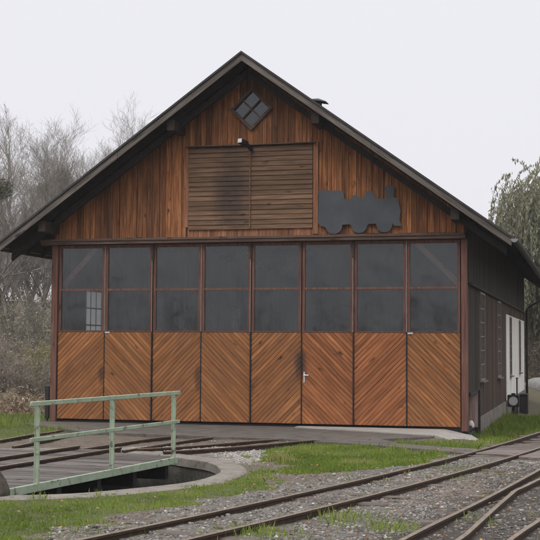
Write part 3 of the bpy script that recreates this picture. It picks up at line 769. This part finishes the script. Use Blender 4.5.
# ------------------------------------------------------------------ small yard furniture
pl = thing('point_lantern', (9.82,12,-.3), 'black railway point lantern with a round white disc beside the shed wall', 'lantern')
b = MB(); b.tube([(9.80,12,-.36),(9.80,12,.02)], [.09,.05], 10); b.box(9.70,9.90,11.9,12.1,-.36,-.22); b.build('lantern_stand', M['black'], pl)
b = MB(); b.box(9.61,9.97,11.88,12.14,.0,.37); b.box(9.72,9.86,11.93,12.09,.37,.42); b.build('lantern_box', M['black'], pl, bevel=.02)
b = MB(); k = 24; b.prism([(9.79+.135*math.cos(2*math.pi*i/k), .185+.135*math.sin(2*math.pi*i/k)) for i in range(k)], 11.865, 11.879); b.build('disc', M['disc'], pl)
b = MB(); b.tube([(9.88,12.3,-.33),(9.88,12.3,.86)], .022, 8); b.tube([(9.88,12.3,.86),(9.88,12.3,.89)], .035, 8)
tag(b.build('lever_pole', M['black'], loc=(9.88,12.3,-.33)), 'thin dark upright rod behind the point lantern', 'pole')
b = MB(); b.box(9.86,10.12,14.0,14.5,-.36,.28); b.prism([(9.83,.28),(10.15,.28),(10.11,.33),(9.87,.33)], 13.96, 14.54)
tag(b.build('equipment_box', M['black'], loc=(10.,14.25,-.36), bevel=.02), 'dark lidded equipment box against the white rear wall', 'box')
b = MB()
for dx in (-.05,.05): pass
b.box(-5.66,-5.35,8.99,9.015,-.10,.07); b.tube([(-5.5,9.03,-.2),(-5.5,9.03,.0)], .02, 6)
tag(b.build('small_board', M['signboard'], loc=(-5.5,9,-.15)), 'small pale green board low in the grass left of the shed', 'board')
mk = thing('marker_post', (-5.19,9,-.2), 'short white marker post with an orange foot band left of the shed', 'post')
b = MB(); b.tube([(-5.19,9,-.06),(-5.19,9,.10),(-5.19,9,.14)], [.055,.05,.02], 8); b.build('post_top', M['white'], mk)
b = MB(); b.tube([(-5.19,9,-.25),(-5.19,9,-.061)], .05, 8); b.build('foot_band', M['orange'], mk)

# ------------------------------------------------------------------ trees and shrubs
def grow_tree(seed, height, spread=.5, levels=5, nkids=(5,5,5,4,3), up=.25, trunk_r=.26, multi=1, first=.3):
    rd = random.Random(seed); thick = []; thin = []; tips = []
    def branch(p, d, length, r, lv):
        n = 5 if lv == 0 else 4 if lv < 3 else 3; pts = [(p, r)]
        for i in range(n):
            d = (d+Vector((rd.gauss(0,1), rd.gauss(0,1), rd.gauss(0,.6)))*(.10+.04*lv)+Vector((0,0,up*.25))).normalized()
            p2 = p+d*(length/n); r2 = r*(1-(.65 if lv != 1 else .88)*(i+1)/n) if lv else r*(1-.5*(i+1)/n)
            (thick if lv < 2 else thin).append((p, p2, max(r*(1-(.65 if lv != 1 else .88)*i/n), .0042 if lv > 2 else .007), max(r2, .0034))); p = p2; pts.append((p, r2))
            if lv >= 1 and lv < 3: tips.append(p)
        if lv >= levels-1: return
        for k in range(nkids[lv]):
            f = rd.uniform(first if lv == 0 else .15, 1.); i = min(int(f*n), n-1); q0, rr = pts[i]; q1, _ = pts[i+1]
            q = q0.lerp(q1, f*n-i); ax = (q1-q0).normalized()
            side = Vector((rd.gauss(0,1), rd.gauss(0,1), rd.gauss(0,.5))); side = (side-ax*side.dot(ax)).normalized()
            nd = (ax*(1-spread*.55)+side*spread*rd.uniform(.6,1.25)+Vector((0,0,up*.4))).normalized()
            branch(q, nd, length*rd.uniform(.42,.68)*(1.1-.35*f), rr*.55, lv+1)
    for k in range(multi):
        a = rd.uniform(0, 6.28); tilt = 0 if multi == 1 else rd.uniform(.12,.4)
        branch(Vector((math.cos(a)*.2*(multi > 1), math.sin(a)*.2*(multi > 1), -.1)), Vector((math.cos(a)*tilt, math.sin(a)*tilt, 1)).normalized(), height*rd.uniform(.68,.78), trunk_r*rd.uniform(.7,1) if multi > 1 else trunk_r, 0)
    return thick, thin, tips
def seg_mesh(segs, k):
    P0 = np.array([tuple(s[0]) for s in segs]); P1 = np.array([tuple(s[1]) for s in segs]); r0 = np.array([s[2] for s in segs]); r1 = np.array([s[3] for s in segs])
    d = P1-P0; d /= np.linalg.norm(d, axis=1, keepdims=True)+1e-9
    a = np.where(np.abs(d[:, 2:3]) < .9, np.array([[0,0,1.]]), np.array([[1.,0,0]])); n = np.cross(d, a); n /= np.linalg.norm(n, axis=1, keepdims=True); b = np.cross(d, n)
    th = np.arange(k)/k*2*np.pi; ring = n[:, None]*np.cos(th)[None, :, None]+b[:, None]*np.sin(th)[None, :, None]
    V = np.concatenate([P0[:, None]+ring*r0[:, None, None], P1[:, None]+ring*r1[:, None, None]], 1).reshape(-1, 3)
    base = np.arange(len(segs))[:, None]*2*k; j = np.arange(k)[None]; j2 = (j+1) % k
    return V, np.stack([base+j, base+j2, base+j2+k, base+j+k], -1).reshape(-1, 4)
def leaves(C, size, seed, flat=0., droop=None, asp=2.2):
    r = np.random.default_rng(seed); n = len(C); C = np.asarray(C)
    d = r.normal(size=(n,3)); 
    if droop is not None: d = d*.35+np.array([0,0,-1.])*droop
    d /= np.linalg.norm(d, axis=1, keepdims=True); a = r.normal(size=(n,3)); s = np.cross(d, a); s /= np.linalg.norm(s, axis=1, keepdims=True)+1e-9
    L_ = size*r.uniform(.6,1.3,(n,1)); w = L_/asp
    V = np.stack([C-d*L_*.5, C+s*w*.5, C+d*L_*.5, C-s*w*.5], 1).reshape(-1,3)
    F = np.arange(n*4).reshape(-1,4); return V, F, np.repeat(r.uniform(0,1,n), 4)
def copy_thing(root, loc, rz, sc, name_label=None):
    c = root.copy(); COL.objects.link(c); c.location = loc; c.rotation_euler = (0,0,rz); c.scale = (sc,sc,sc)
    for ch in root.children:
        q = ch.copy(); COL.objects.link(q); q.parent = c
    if name_label: c['label'] = name_label
    return c
def make_tree(name, seed, height, loc, label, rz=0, mist=0, **kw):
    kw.setdefault('levels', 5)
    t = thing(name, loc, label, 'tree', 'bare trees left of the shed'); t.rotation_euler = (0,0,rz)
    th, tn, tips = grow_tree(seed, height, **kw)
    L0 = np.array(loc)
    V, F = seg_mesh(th, 7); mass('trunk', V+L0, F, M['bark'], parent=t)
    V, F = seg_mesh(tn, 3); mass('crown', V+L0, F, M['twig'], parent=t)
    rd = random.Random(seed+5)
    cand = [p for p in tips if height*.5 < p.z < height*.86 and p.y < -.1]; rd.shuffle(cand)
    for p in cand[:mist]:
        r = rd.uniform(.40,.72); n = 800; q = np.random.default_rng(rd.randrange(9999)); C = q.normal(size=(n,3)); C /= np.linalg.norm(C, axis=1, keepdims=True); C *= (q.uniform(0,1,(n,1))**.45)*r
        V, F, tn_ = leaves(C+np.array(p), .13, rd.randrange(9999)); mass('mistletoe', V+L0, F, M['mistletoe'], tn_, parent=t)
    return t
def gz_(x, y): return h1(x, y)-.05
kids = (9,8,6,5,3)
t1 = make_tree('bare_tree', 3, 14.9, (-16.7,39.6,gz_(-16.7,39.6)), 'tall bare tree whose twiggy crown stands highest over the left roof slope', mist=11, spread=.70, nkids=(11,7,7,8,3), up=.45, trunk_r=.22, multi=2, first=.25)
t2 = make_tree('bare_tree', 8, 10.0, (-15.4,30.1,gz_(-15.4,30.1)), 'nearer bare tree with a forked dark trunk and mistletoe just above the left eave', mist=5, spread=.62, nkids=(9,6,6,7,3), up=.4, multi=2, trunk_r=.2)
t3 = make_tree('bare_tree', 21, 15.2, (-17.4,45.6,gz_(-17.4,45.6)), 'pale bare tree partly hidden behind the left roof slope', mist=7, spread=.68, nkids=(11,7,7,8,3), up=.45, trunk_r=.2, multi=2, first=.25)
t4 = make_tree('bare_tree', 34, 11.4, (-15.9,26.0,gz_(-15.9,26.)), 'leaning bare tree with dark mistletoe balls cut by the left picture edge', mist=6, spread=.62, nkids=(8,6,6,6,3), up=.3, multi=2, trunk_r=.2)
def cp(src, loc, rz, sc, label):
    return copy_thing(src, (loc[0], loc[1], gz_(*loc)), rz, sc, label)
cp(t1, (-19.9,42.4), 2.1, .97, 'tall bare tree standing between the forked tree and the highest crown')
cp(t3, (-18.6,51.5), 1.0, .98, 'faint bare tree lowest along the left roof slope towards the gable')
cp(t3, (-16.2,36.6), 2.6, .93, 'upright bare tree left of the highest crown, near the left eave')
cp(t1, (-24.5,46), 4.4, .85, 'bare tree farthest back at the left picture edge')

def shrub(name, seed, loc, hgt, rad, label, m, nleaf, lsize, stems=16, group=None, cat='shrub'):
    t = thing(name, loc, label, cat, group); rd = random.Random(seed); segs = []; pts = []
    for k in range(stems):
        a = rd.uniform(0,6.28); p = Vector((math.cos(a)*rad*.25*rd.random(), math.sin(a)*rad*.25*rd.random(), -.1)); d = Vector((math.cos(a)*rad/hgt*rd.uniform(.2,.9), math.sin(a)*rad/hgt*rd.uniform(.2,.9), 1)).normalized(); r = .03*rd.uniform(.5,1.)
        n = 7
        for i in range(n):
            d = (d+Vector((rd.gauss(0,.16), rd.gauss(0,.16), rd.gauss(0,.08)))).normalized(); q = p+d*(hgt*rd.uniform(.7,1.05)/n); segs.append((p, q, r, r*.8)); r *= .8
            for s in range(4):
                e = q+Vector((rd.gauss(0,1), rd.gauss(0,1), rd.gauss(.4,.8)))*hgt*.10; segs.append((q, e, r*.5, .005)); 
                for g in range(2):
                    f = q.lerp(e, rd.uniform(.4,1))+Vector((rd.gauss(0,1), rd.gauss(0,1), rd.gauss(.3,.8)))*hgt*.05; segs.append((q.lerp(e,.7), f, .007, .004)); pts.append(f)
                pts.append(e)
            p = q
    L0 = np.array(loc); V, F = seg_mesh(segs, 3); mass('stems', V+L0, F, M['twig'], parent=t)
    if nleaf:
        q = np.random.default_rng(seed); idx = q.integers(0, len(pts), nleaf); C = np.array([tuple(pts[i]) for i in idx])+q.normal(size=(nleaf,3))*hgt*.035
        V, F, tn = leaves(C, lsize, seed); mass('foliage', V+L0, F, m, tn, parent=t)
    return t
def at(x, y): return (x, y, gz_(x, y))
shrub('yellow_shrub', 1, at(-9.2,19.4), 2.2, .9, 'yellow leaved shrub just left of the corner post', M['yellow_leaf'], 1500, .11)
shrub('withered_shrub', 2, at(-11.5,19.5), 2.6, 1.8, 'brown withered shrub low at the left picture edge', M['brown_leaf'], 2200, .10, 22)
shrub('withered_shrub', 4, at(-8.6,16.5), 1.7, 1.3, 'low tangled brown shrub by the foot of the corner post', M['brown_leaf'], 1400, .08, 22)
shrub('olive_shrub', 5, at(-14.2,26.5), 4.2, 2.2, 'tall olive brown shrub under the leaning bare tree', M['dull_leaf'], 3600, .13, 22)
shrub('olive_shrub', 6, at(-12.6,28.5), 4.6, 2.2, 'tall olive shrub under the left eave beside the corner post', M['dull_leaf'], 3600, .13, 22)
shrub('red_brown_shrub', 7, at(9.35,37.5), 2.6, 1.7, 'reddish brown shrub visible past the rear end of the shed', M['brown_leaf'], 2600, .11, 22)
shrub('evergreen_shrub', 9, at(9.3,43.5), 5.6, 2.6, 'dark green leafy shrub behind the reddish shrub past the shed', M['green_leaf'], 7000, .15, 26)
# thicket filling the view behind (one mass)
def thicket(name, n, xr, yr, hr, seed, nleaf, m, lsize, label):
    rd = random.Random(seed); segs = []; pts = []
    for k in range(n):
        x = rd.uniform(*xr); y = rd.uniform(*yr); z = gz_(x, y); hgt = rd.uniform(*hr); p = Vector((x,y,z)); d = Vector((rd.gauss(0,.25), rd.gauss(0,.25), 1)).normalized(); r = .035
        for i in range(5):
            d = (d+Vector((rd.gauss(0,.13), rd.gauss(0,.13), .1))).normalized(); q = p+d*hgt/5; segs.append((p,q,r,r*.75)); r *= .75
            for s in range(4):
                e = q+Vector((rd.gauss(0,1), rd.gauss(0,1), rd.gauss(.6,.7)))*hgt*.11; segs.append((q,e,max(r*.5,.009),.007)); pts.append(e)
                f = q.lerp(e,.6)+Vector((rd.gauss(0,1), rd.gauss(0,1), rd.gauss(.5,.7)))*hgt*.07; segs.append((q.lerp(e,.6),f,.009,.006)); pts.append(f)
            p = q
    V, F = seg_mesh(segs, 3); o = mass(name, V, F, M['twig']); o.data.materials.append(m)
    tag(o, label, 'undergrowth', kind='stuff')
    q = np.random.default_rng(seed); idx = q.integers(0, len(pts), nleaf); C = np.array([tuple(pts[i]) for i in idx])+q.normal(size=(nleaf,3))*.18
    V, F, tn = leaves(C, lsize, seed); lo = mass(name+'_leaves', V, F, m, tn); tag(lo, 'dull leaves scattered through the '+label, 'leaves', kind='stuff')
thicket('undergrowth', 420, (-40,-10.5), (22,52), (1.8,4.4), 3, 17000, M['dull_leaf'], .15, 'bare brown undergrowth left of the shed')
thicket('far_wood', 430, (-75,-16), (58,100), (4.5,9), 5, 14000, M['dull_leaf'], .22, 'hazy far wood behind the bare trees')
thicket('hillside_scrub', 200, (5,26), (46,80), (2.5,6.0), 6, 22000, M['green_leaf'], .2, 'green scrub on the slope past the shed')

rd_ = np.random.default_rng(41); n = 5200; fx = rd_.uniform(-10,-.9,n); fy = 6.2+rd_.normal(0,1.1,n)-.25*(fx+5); fz = H(fx, fy)+rd_.gamma(2.,.11,n)
V, F, tn = leaves(np.stack([fx, fy, fz], 1), .13, 43); tag(mass('withered_bracken', V, F, M['brown_leaf'], tn), 'low reddish brown withered bracken left of the shed', 'bracken', kind='stuff')
thicket('pane_reflection_wood', 110, (-45,8), (-80,-58), (3,8.5), 15, 6000, M['dull_leaf'], .25, 'unseen bare trees added behind the camera for the door pane reflections')  # out of view, added to darken and vary what the door panes reflect
# willow
def willow(loc, label):
    t = thing('willow_tree', loc, label, 'tree'); rd = random.Random(77); L0 = np.array(loc)
    th, tn, tips = grow_tree(55, 10.7, spread=.8, levels=3, nkids=(11,7,0), up=.2, trunk_r=.4, first=.3)
    V, F = seg_mesh(th, 8); mass('trunk', V+L0, F, M['bark'], parent=t)
    segs = list(tn); C = []; 
    for k in range(3600):
        p = Vector(rd.choice(tips)) + Vector((rd.gauss(0,.6), rd.gauss(0,.6), rd.gauss(.2,.45)))
        if p.z < 2.5: continue
        a = rd.uniform(0,6.28); out = Vector((p.x, p.y, 0)); out = out.normalized() if out.length > .1 else Vector((math.cos(a),math.sin(a),0))
        d = (out*.4+Vector((rd.gauss(0,.4),rd.gauss(0,.4),.15))).normalized(); n = rd.randint(7,15); st = .27
        for i in range(n):
            d = (d+Vector((rd.gauss(0,.06),rd.gauss(0,.06),-.36))).normalized(); q = p+d*st
            if q.z < .5: break
            segs.append((p,q,.011,.009))
            for s in range(7): C.append(tuple(p.lerp(q, rd.random())+Vector((rd.gauss(0,.05),rd.gauss(0,.05),rd.gauss(0,.05)))))
            p = q
    V, F = seg_mesh(segs, 3); cr = mass('crown', V+L0, F, M['twig'], parent=t)
    V, F, tn_ = leaves(np.array(C), .24, 5, droop=1., asp=3.6); mass('foliage', V+L0, F, M['willow'], tn_, parent=t)
willow((12.7,37.5,gz_(12.7,37.5)), 'large grey green weeping willow rising right of the shed')
# pale boulders past the shed
for i, (x, y, s, lb) in enumerate(((9.9,34.8,.42,'pale rounded boulder past the rear corner of the shed'), (10.3,33.2,.8,'grey low boulder in front of the pale rounded one'))):
    b = MB(); rd = random.Random(i+3)
    import bmesh
    bm = bmesh.new(); bmesh.ops.create_icosphere(bm, subdivisions=3, radius=1)
    vs = [(x+v.co.x*s*1.5*(1+.12*math.sin(v.co.y*4+i)), y+v.co.y*s, gz_(x,y)+s*.35+v.co.z*s*.7*(1+.15*math.sin(v.co.x*5+v.co.y*3))) for v in bm.verts]
    b.add(vs, [tuple(v.index for v in f.verts) for f in bm.faces]); bm.free()
    tag(b.build('boulder', M['rock'], loc=(x,y,gz_(x,y)), smooth=True), lb, 'boulder')

# ------------------------------------------------------------------ ground cover
RAILS = [(TRACK_A, G), (B1, 0), (B2, 0), (B3, 0), (F1, G), (F2, G), (F3, G)]
def rail_clear(x, y):
    d = np.full(np.shape(x), 9.)
    for ln, o in RAILS: d = np.minimum(d, np.abs(seg_dist(x, y, ln)-o))
    return d
CROSS = [(9.9,-6.2),(10.4,-3.5),(13.5,-3.9),(13.4,-6.7)]
APR = [(-.3,.3),(-.3,-1.0),(2.0,-3.0),(5.0,-3.45),(6.5,-3.62),(7.99,-4.35),(8.79,-4.80),(10.13,-5.72),(10.18,-4.75),(9.66,-4.5),(8.69,-4.0),(8.15,-2.95),(9.0,-2.40),(9.9,-2.3),(9.9,.3)]
def blades(pts, hgt, tone, seed, name, label):
    r = np.random.default_rng(seed); n = len(pts); a = r.uniform(0, 2*np.pi, n); w = r.uniform(.0022,.0046, n)*(1+hgt*2); h = hgt
    le = r.uniform(.1,.75, n)*h; b = r.uniform(0, 2*np.pi, n)
    P = pts; dx = np.stack([np.cos(a)*w, np.sin(a)*w, np.zeros(n)], 1); tip = P+np.stack([np.cos(b)*le, np.sin(b)*le, h], 1); midp = P+np.stack([np.cos(b)*le*.3, np.sin(b)*le*.3, h*.6], 1)
    V = np.stack([P-dx, P+dx, midp+dx*.7, tip, midp-dx*.7], 1).reshape(-1, 3); F = np.arange(n*5).reshape(-1, 5)
    o = mass(name, V, F, M['grass'], np.repeat(tone, 5)); tag(o, label, 'grass', kind='stuff')
def scatter(n, poly):
    p = np.array(poly); lo = p.min(0)-.4; hi = p.max(0)+.4
    x = RNG.uniform(lo[0], hi[0], n); y = RNG.uniform(lo[1], hi[1], n); return x, y
X, Y, HH, TT = [], [], [], []
for g, n, hb in ((G1, 260000, .021), (G2, 190000, .024), (G3, 130000, .045), (G4, 80000, .04)):
    x, y = scatter(n, g); pt = vnoise(x, y, 3.1, 8)*.6+vnoise(x, y, 9., 9)*.4
    k = (grass_w(x, y) > .5) & (np.hypot(x-PC[0], y-PC[1]) > R_OUT+.06) & (rail_clear(x, y) > .05) & (RNG.uniform(0,1,n) < -.05+1.7*pt) & ~inpoly(x, y, APR) & ~inpoly(x, y, CROSS)
    k &= ~((x > -.3) & (x < 9.6) & (y > 0))
    x, y, pt = x[k], y[k], pt[k]
    f = RNG.gamma(3., 1/3., len(x)); tall = np.where((x > 9.6) & (y > .5), 1.3, 1.)
    X.append(x); Y.append(y); HH.append(hb*f*(.55+.9*pt)*tall); TT.append(np.clip(.10+.62*vnoise(x,y,1.5,31)+.3*(pt-.4)+RNG.normal(0,.14,len(x))+(RNG.uniform(0,1,len(x)) < .07)*.5, 0, 1))
# sparse growth in the gravel
n = 26000; x = RNG.uniform(6.5, 12.2, n); y = RNG.uniform(-17, -4.5, n); pt = vnoise(x, y, 1.7, 12)*.6+vnoise(x, y, 6., 13)*.4
k = (pt+.28*inpoly(x, y, G5) > .66) & (rail_clear(x, y) > .045) & ~inpoly(x, y, CROSS) & ~inpoly(x, y, APR) & (np.hypot(x-PC[0], y-PC[1]) > R_OUT+.02)
X.append(x[k]); Y.append(y[k]); HH.append(.04*RNG.gamma(3.,1/3.,k.sum())); TT.append(np.clip(.45+RNG.normal(0,.25,k.sum()), 0, 1))
X, Y, HH, TT = map(np.concatenate, (X, Y, HH, TT))
blades(np.stack([X, Y, H(X, Y)-.005], 1), HH, TT, 3, 'grass', 'short green grass around the pit and tracks')
# weeds: taller tufts
def weeds(spots):
    P, Hh, Tn = [], [], []
    for (x, y, n, s, hh, tn) in spots:
        a = RNG.normal(0, s, (n,2)); P.append(np.stack([x+a[:,0], y+a[:,1], H(x+a[:,0], y+a[:,1])], 1)); Hh.append(hh*RNG.uniform(.4,1.2,n)); Tn.append(np.clip(RNG.normal(tn,.15,n), 0, 1))
    blades(np.concatenate(P), np.concatenate(Hh), np.concatenate(Tn), 9, 'weeds', 'taller weed tufts by the kerb, plinth and plank path')
weeds([(7.26,-7.5,420,.10,.13,.95),(8.55,-7.6,260,.12,.09,.9),(5.74,-13.25,40,.07,.11,.6),(6.35,-12.75,40,.09,.10,.6),(7.2,-11.6,90,.12,.07,.5),(8.8,-5.3,300,.15,.12,.5),(9.5,-5.8,260,.14,.12,.5),
       (10.05,3.6,500,.25,.15,.45),(10.1,6.0,800,.3,.18,.45),(10.2,9.5,700,.35,.2,.4),(10.2,.6,300,.25,.12,.45),(1.0,-2.2,200,.3,.14,.6),(-1.5,-1,600,.7,.2,.55),(10.15,-14.3,160,.12,.1,.7),(9.5,-13.7,200,.16,.1,.7),(8.95,-15.1,260,.2,.1,.6)])
# stones
def stones(x, y, size, tone, z, name, label, seed):
    r = np.random.default_rng(seed); n = len(x)
    import bmesh
    bm = bmesh.new(); bmesh.ops.create_icosphere(bm, subdivisions=1, radius=1); bv = np.array([tuple(v.co) for v in bm.verts]); bf = np.array([[v.index for v in f.verts] for f in bm.faces]); bm.free()
    sc = size[:, None]*np.stack([r.uniform(.7,1.4,n), r.uniform(.6,1.1,n), r.uniform(.4,.8,n)], 1)
    v = bv[None]*(1+r.uniform(-.42,.42,(n,len(bv),1)))*sc[:, None]; a = r.uniform(0,6.28,n); c, s = np.cos(a), np.sin(a)
    v = np.stack([v[...,0]*c[:,None]-v[...,1]*s[:,None], v[...,0]*s[:,None]+v[...,1]*c[:,None], v[...,2]], -1)
    v += np.stack([x, y, z], 1)[:, None]
    F = (bf[None]+np.arange(n)[:, None, None]*len(bv)).reshape(-1, 3)
    o = mass(name, v.reshape(-1,3), F, M['stones'], np.repeat(tone, len(bv))); tag(o, label, 'gravel', kind='stuff')
n = 100000; x = RNG.uniform(4.2, 12.3, n); y = RNG.uniform(-17.3, -3.7, n)
dA = seg_dist(x, y, TRACK_A); dl = seg_dist(x, y, [(4.9,-5.9),(6.2,-5.6),(6.75,-7.0)]); dB = seg_dist(x, y, [(11.2,-17),(11.3,-14.5),(11.8,-11)])
pr = np.maximum.reduce([1.05-sst(.7,1.6,dA), .95*(1-sst(.3,1.0,dl)), .7*(1-sst(.5,1.3,dB)), .13+0*x, .9*(1-sst(.3,1.0,seg_dist(x,y,[(9.6,-15.2),(10.0,-12.5)])))])
pr *= np.where(grass_w(x, y) > .5, .05, 1)*(.35+1.1*vnoise(x, y, 2.6, 15))
k = (RNG.uniform(0,1,n) < pr) & (np.hypot(x-PC[0], y-PC[1]) > R_OUT+.02) & (rail_clear(x, y) > .04) & ~inpoly(x, y, CROSS) & ~inpoly(x, y, APR)
x, y = x[k], y[k]; sz = np.clip(RNG.lognormal(-4.42,.42,len(x)), .005, .04)
stones(x, y, sz, np.clip(RNG.normal(.34,.19,len(x))+.3*(dl[k] < .8)-.18*(dB[k] < 1.)+(RNG.uniform(0,1,len(x)) < .03)*.5, 0, 1), H(x, y)+sz*.02, 'gravel', 'loose grey ballast stones around the rails', 4)
# fallen leaves
n = 2600; x = RNG.uniform(5.5, 12.3, n); y = RNG.uniform(-17, -3, n); k = (np.hypot(x-PC[0], y-PC[1]) > R_OUT+.03) & (vnoise(x, y, 1.2, 21)+.25*(x > 10.6) > .55) & (rail_clear(x, y) > .03)
x, y = x[k], y[k]; V, F, tn = leaves(np.stack([x, y, H(x, y)+.022+RNG.uniform(0,.015,len(x))+.05*inpoly(x,y,APR)], 1), .045, 8, asp=1.5)
c = V.reshape(-1,4,3).mean(1, keepdims=True); V = V.reshape(-1,4,3); V[...,2] = c[...,2]+(V[...,2]-c[...,2])*.35
tag(mass('fallen_leaves', V.reshape(-1,3), F, M['fallen'], tn), 'brown fallen leaves lying between the rails', 'leaves', kind='stuff')

# ------------------------------------------------------------------ haze, sky, sun, camera
hz = MB(); hz.box(-110, 70, -95, 125, -2.5, 24)
m = bpy.data.materials.new('autumn_haze'); m.use_nodes = True; nt = m.node_tree; nt.nodes.clear()
out = nt.nodes.new('ShaderNodeOutputMaterial'); pv = nt.nodes.new('ShaderNodeVolumePrincipled')
pv.inputs['Color'].default_value = (.93,.94,.97,1); pv.inputs['Density'].default_value = .0004
L(nt, pv.outputs[0], out.inputs['Volume'])
tag(hz.build('haze', m), kind='stuff')

w = bpy.data.worlds.new('World'); S.world = w; w.use_nodes = True; nt = w.node_tree
bg = nt.nodes['Background']; bg.inputs['Strength'].default_value = .1
sky = nt.nodes.new('ShaderNodeTexSky'); sky.sky_type = 'NISHITA'; sky.sun_disc = False
EL, AZ = 48, 200
sky.sun_elevation = R(EL); sky.sun_rotation = R(AZ); sky.dust_density = 6.; sky.air_density = 1.
tc = nt.nodes.new('ShaderNodeTexCoord'); sp = nt.nodes.new('ShaderNodeSeparateXYZ'); L(nt, tc.outputs['Generated'], sp.inputs[0])
cl = noise(nt, tc.outputs['Generated'], 2.2, 4, .5)
z = mth(nt, 'ADD', sp.outputs[2], mth(nt, 'MULTIPLY_ADD', cl, .08, -.04))
grey = ramp(nt, z, [(.0, (.0,.0,.0)), (.30, (.02,.02,.02)), (1., (1,1,1))])
ov = mix(nt, grey, (7.05,6.95,7.35), (23,23,23.5))
fin = mix(nt, .9, sky.outputs[0], ov)
L(nt, fin, bg.inputs['Color'])
sun = bpy.data.lights.new('sun', 'SUN'); sun.energy = 1.0; sun.angle = R(25); sun.color = (1,.97,.93)
so = bpy.data.objects.new('sun', sun); COL.objects.link(so)
az = R(AZ); dv = Vector((math.sin(az)*math.cos(R(EL)), math.cos(az)*math.cos(R(EL)), math.sin(R(EL))))
so.rotation_euler = dv.to_track_quat('Z', 'Y').to_euler(); so.location = (0,-20,30)

cam = bpy.data.cameras.new('camera'); co = bpy.data.objects.new('camera', cam); COL.objects.link(co); S.camera = co
cam.sensor_width = 36; cam.sensor_fit = 'HORIZONTAL'; cam.lens = 36*1238.263/540
cam.clip_start = .1; cam.clip_end = 2000
Rv = Vector((.9681,.2505,.0058)); Fv = Vector((-.2504,.9662,.0614)).normalized(); Rv = (Rv-Fv*Rv.dot(Fv)).normalized(); Uv = Rv.cross(Fv)
mt = Matrix((( Rv.x,Uv.x,-Fv.x,12.115),(Rv.y,Uv.y,-Fv.y,-26.9225),(Rv.z,Uv.z,-Fv.z,1.8206),(0,0,0,1)))
co.matrix_world = mt
vs = S.view_settings; vs.view_transform = 'Standard'; vs.look = 'None'; vs.exposure = .32; vs.gamma = 1; vs.use_curve_mapping = False
S.cycles.volume_bounces = 1; S.cycles.max_bounces = 8; S.cycles.transparent_max_bounces = 24
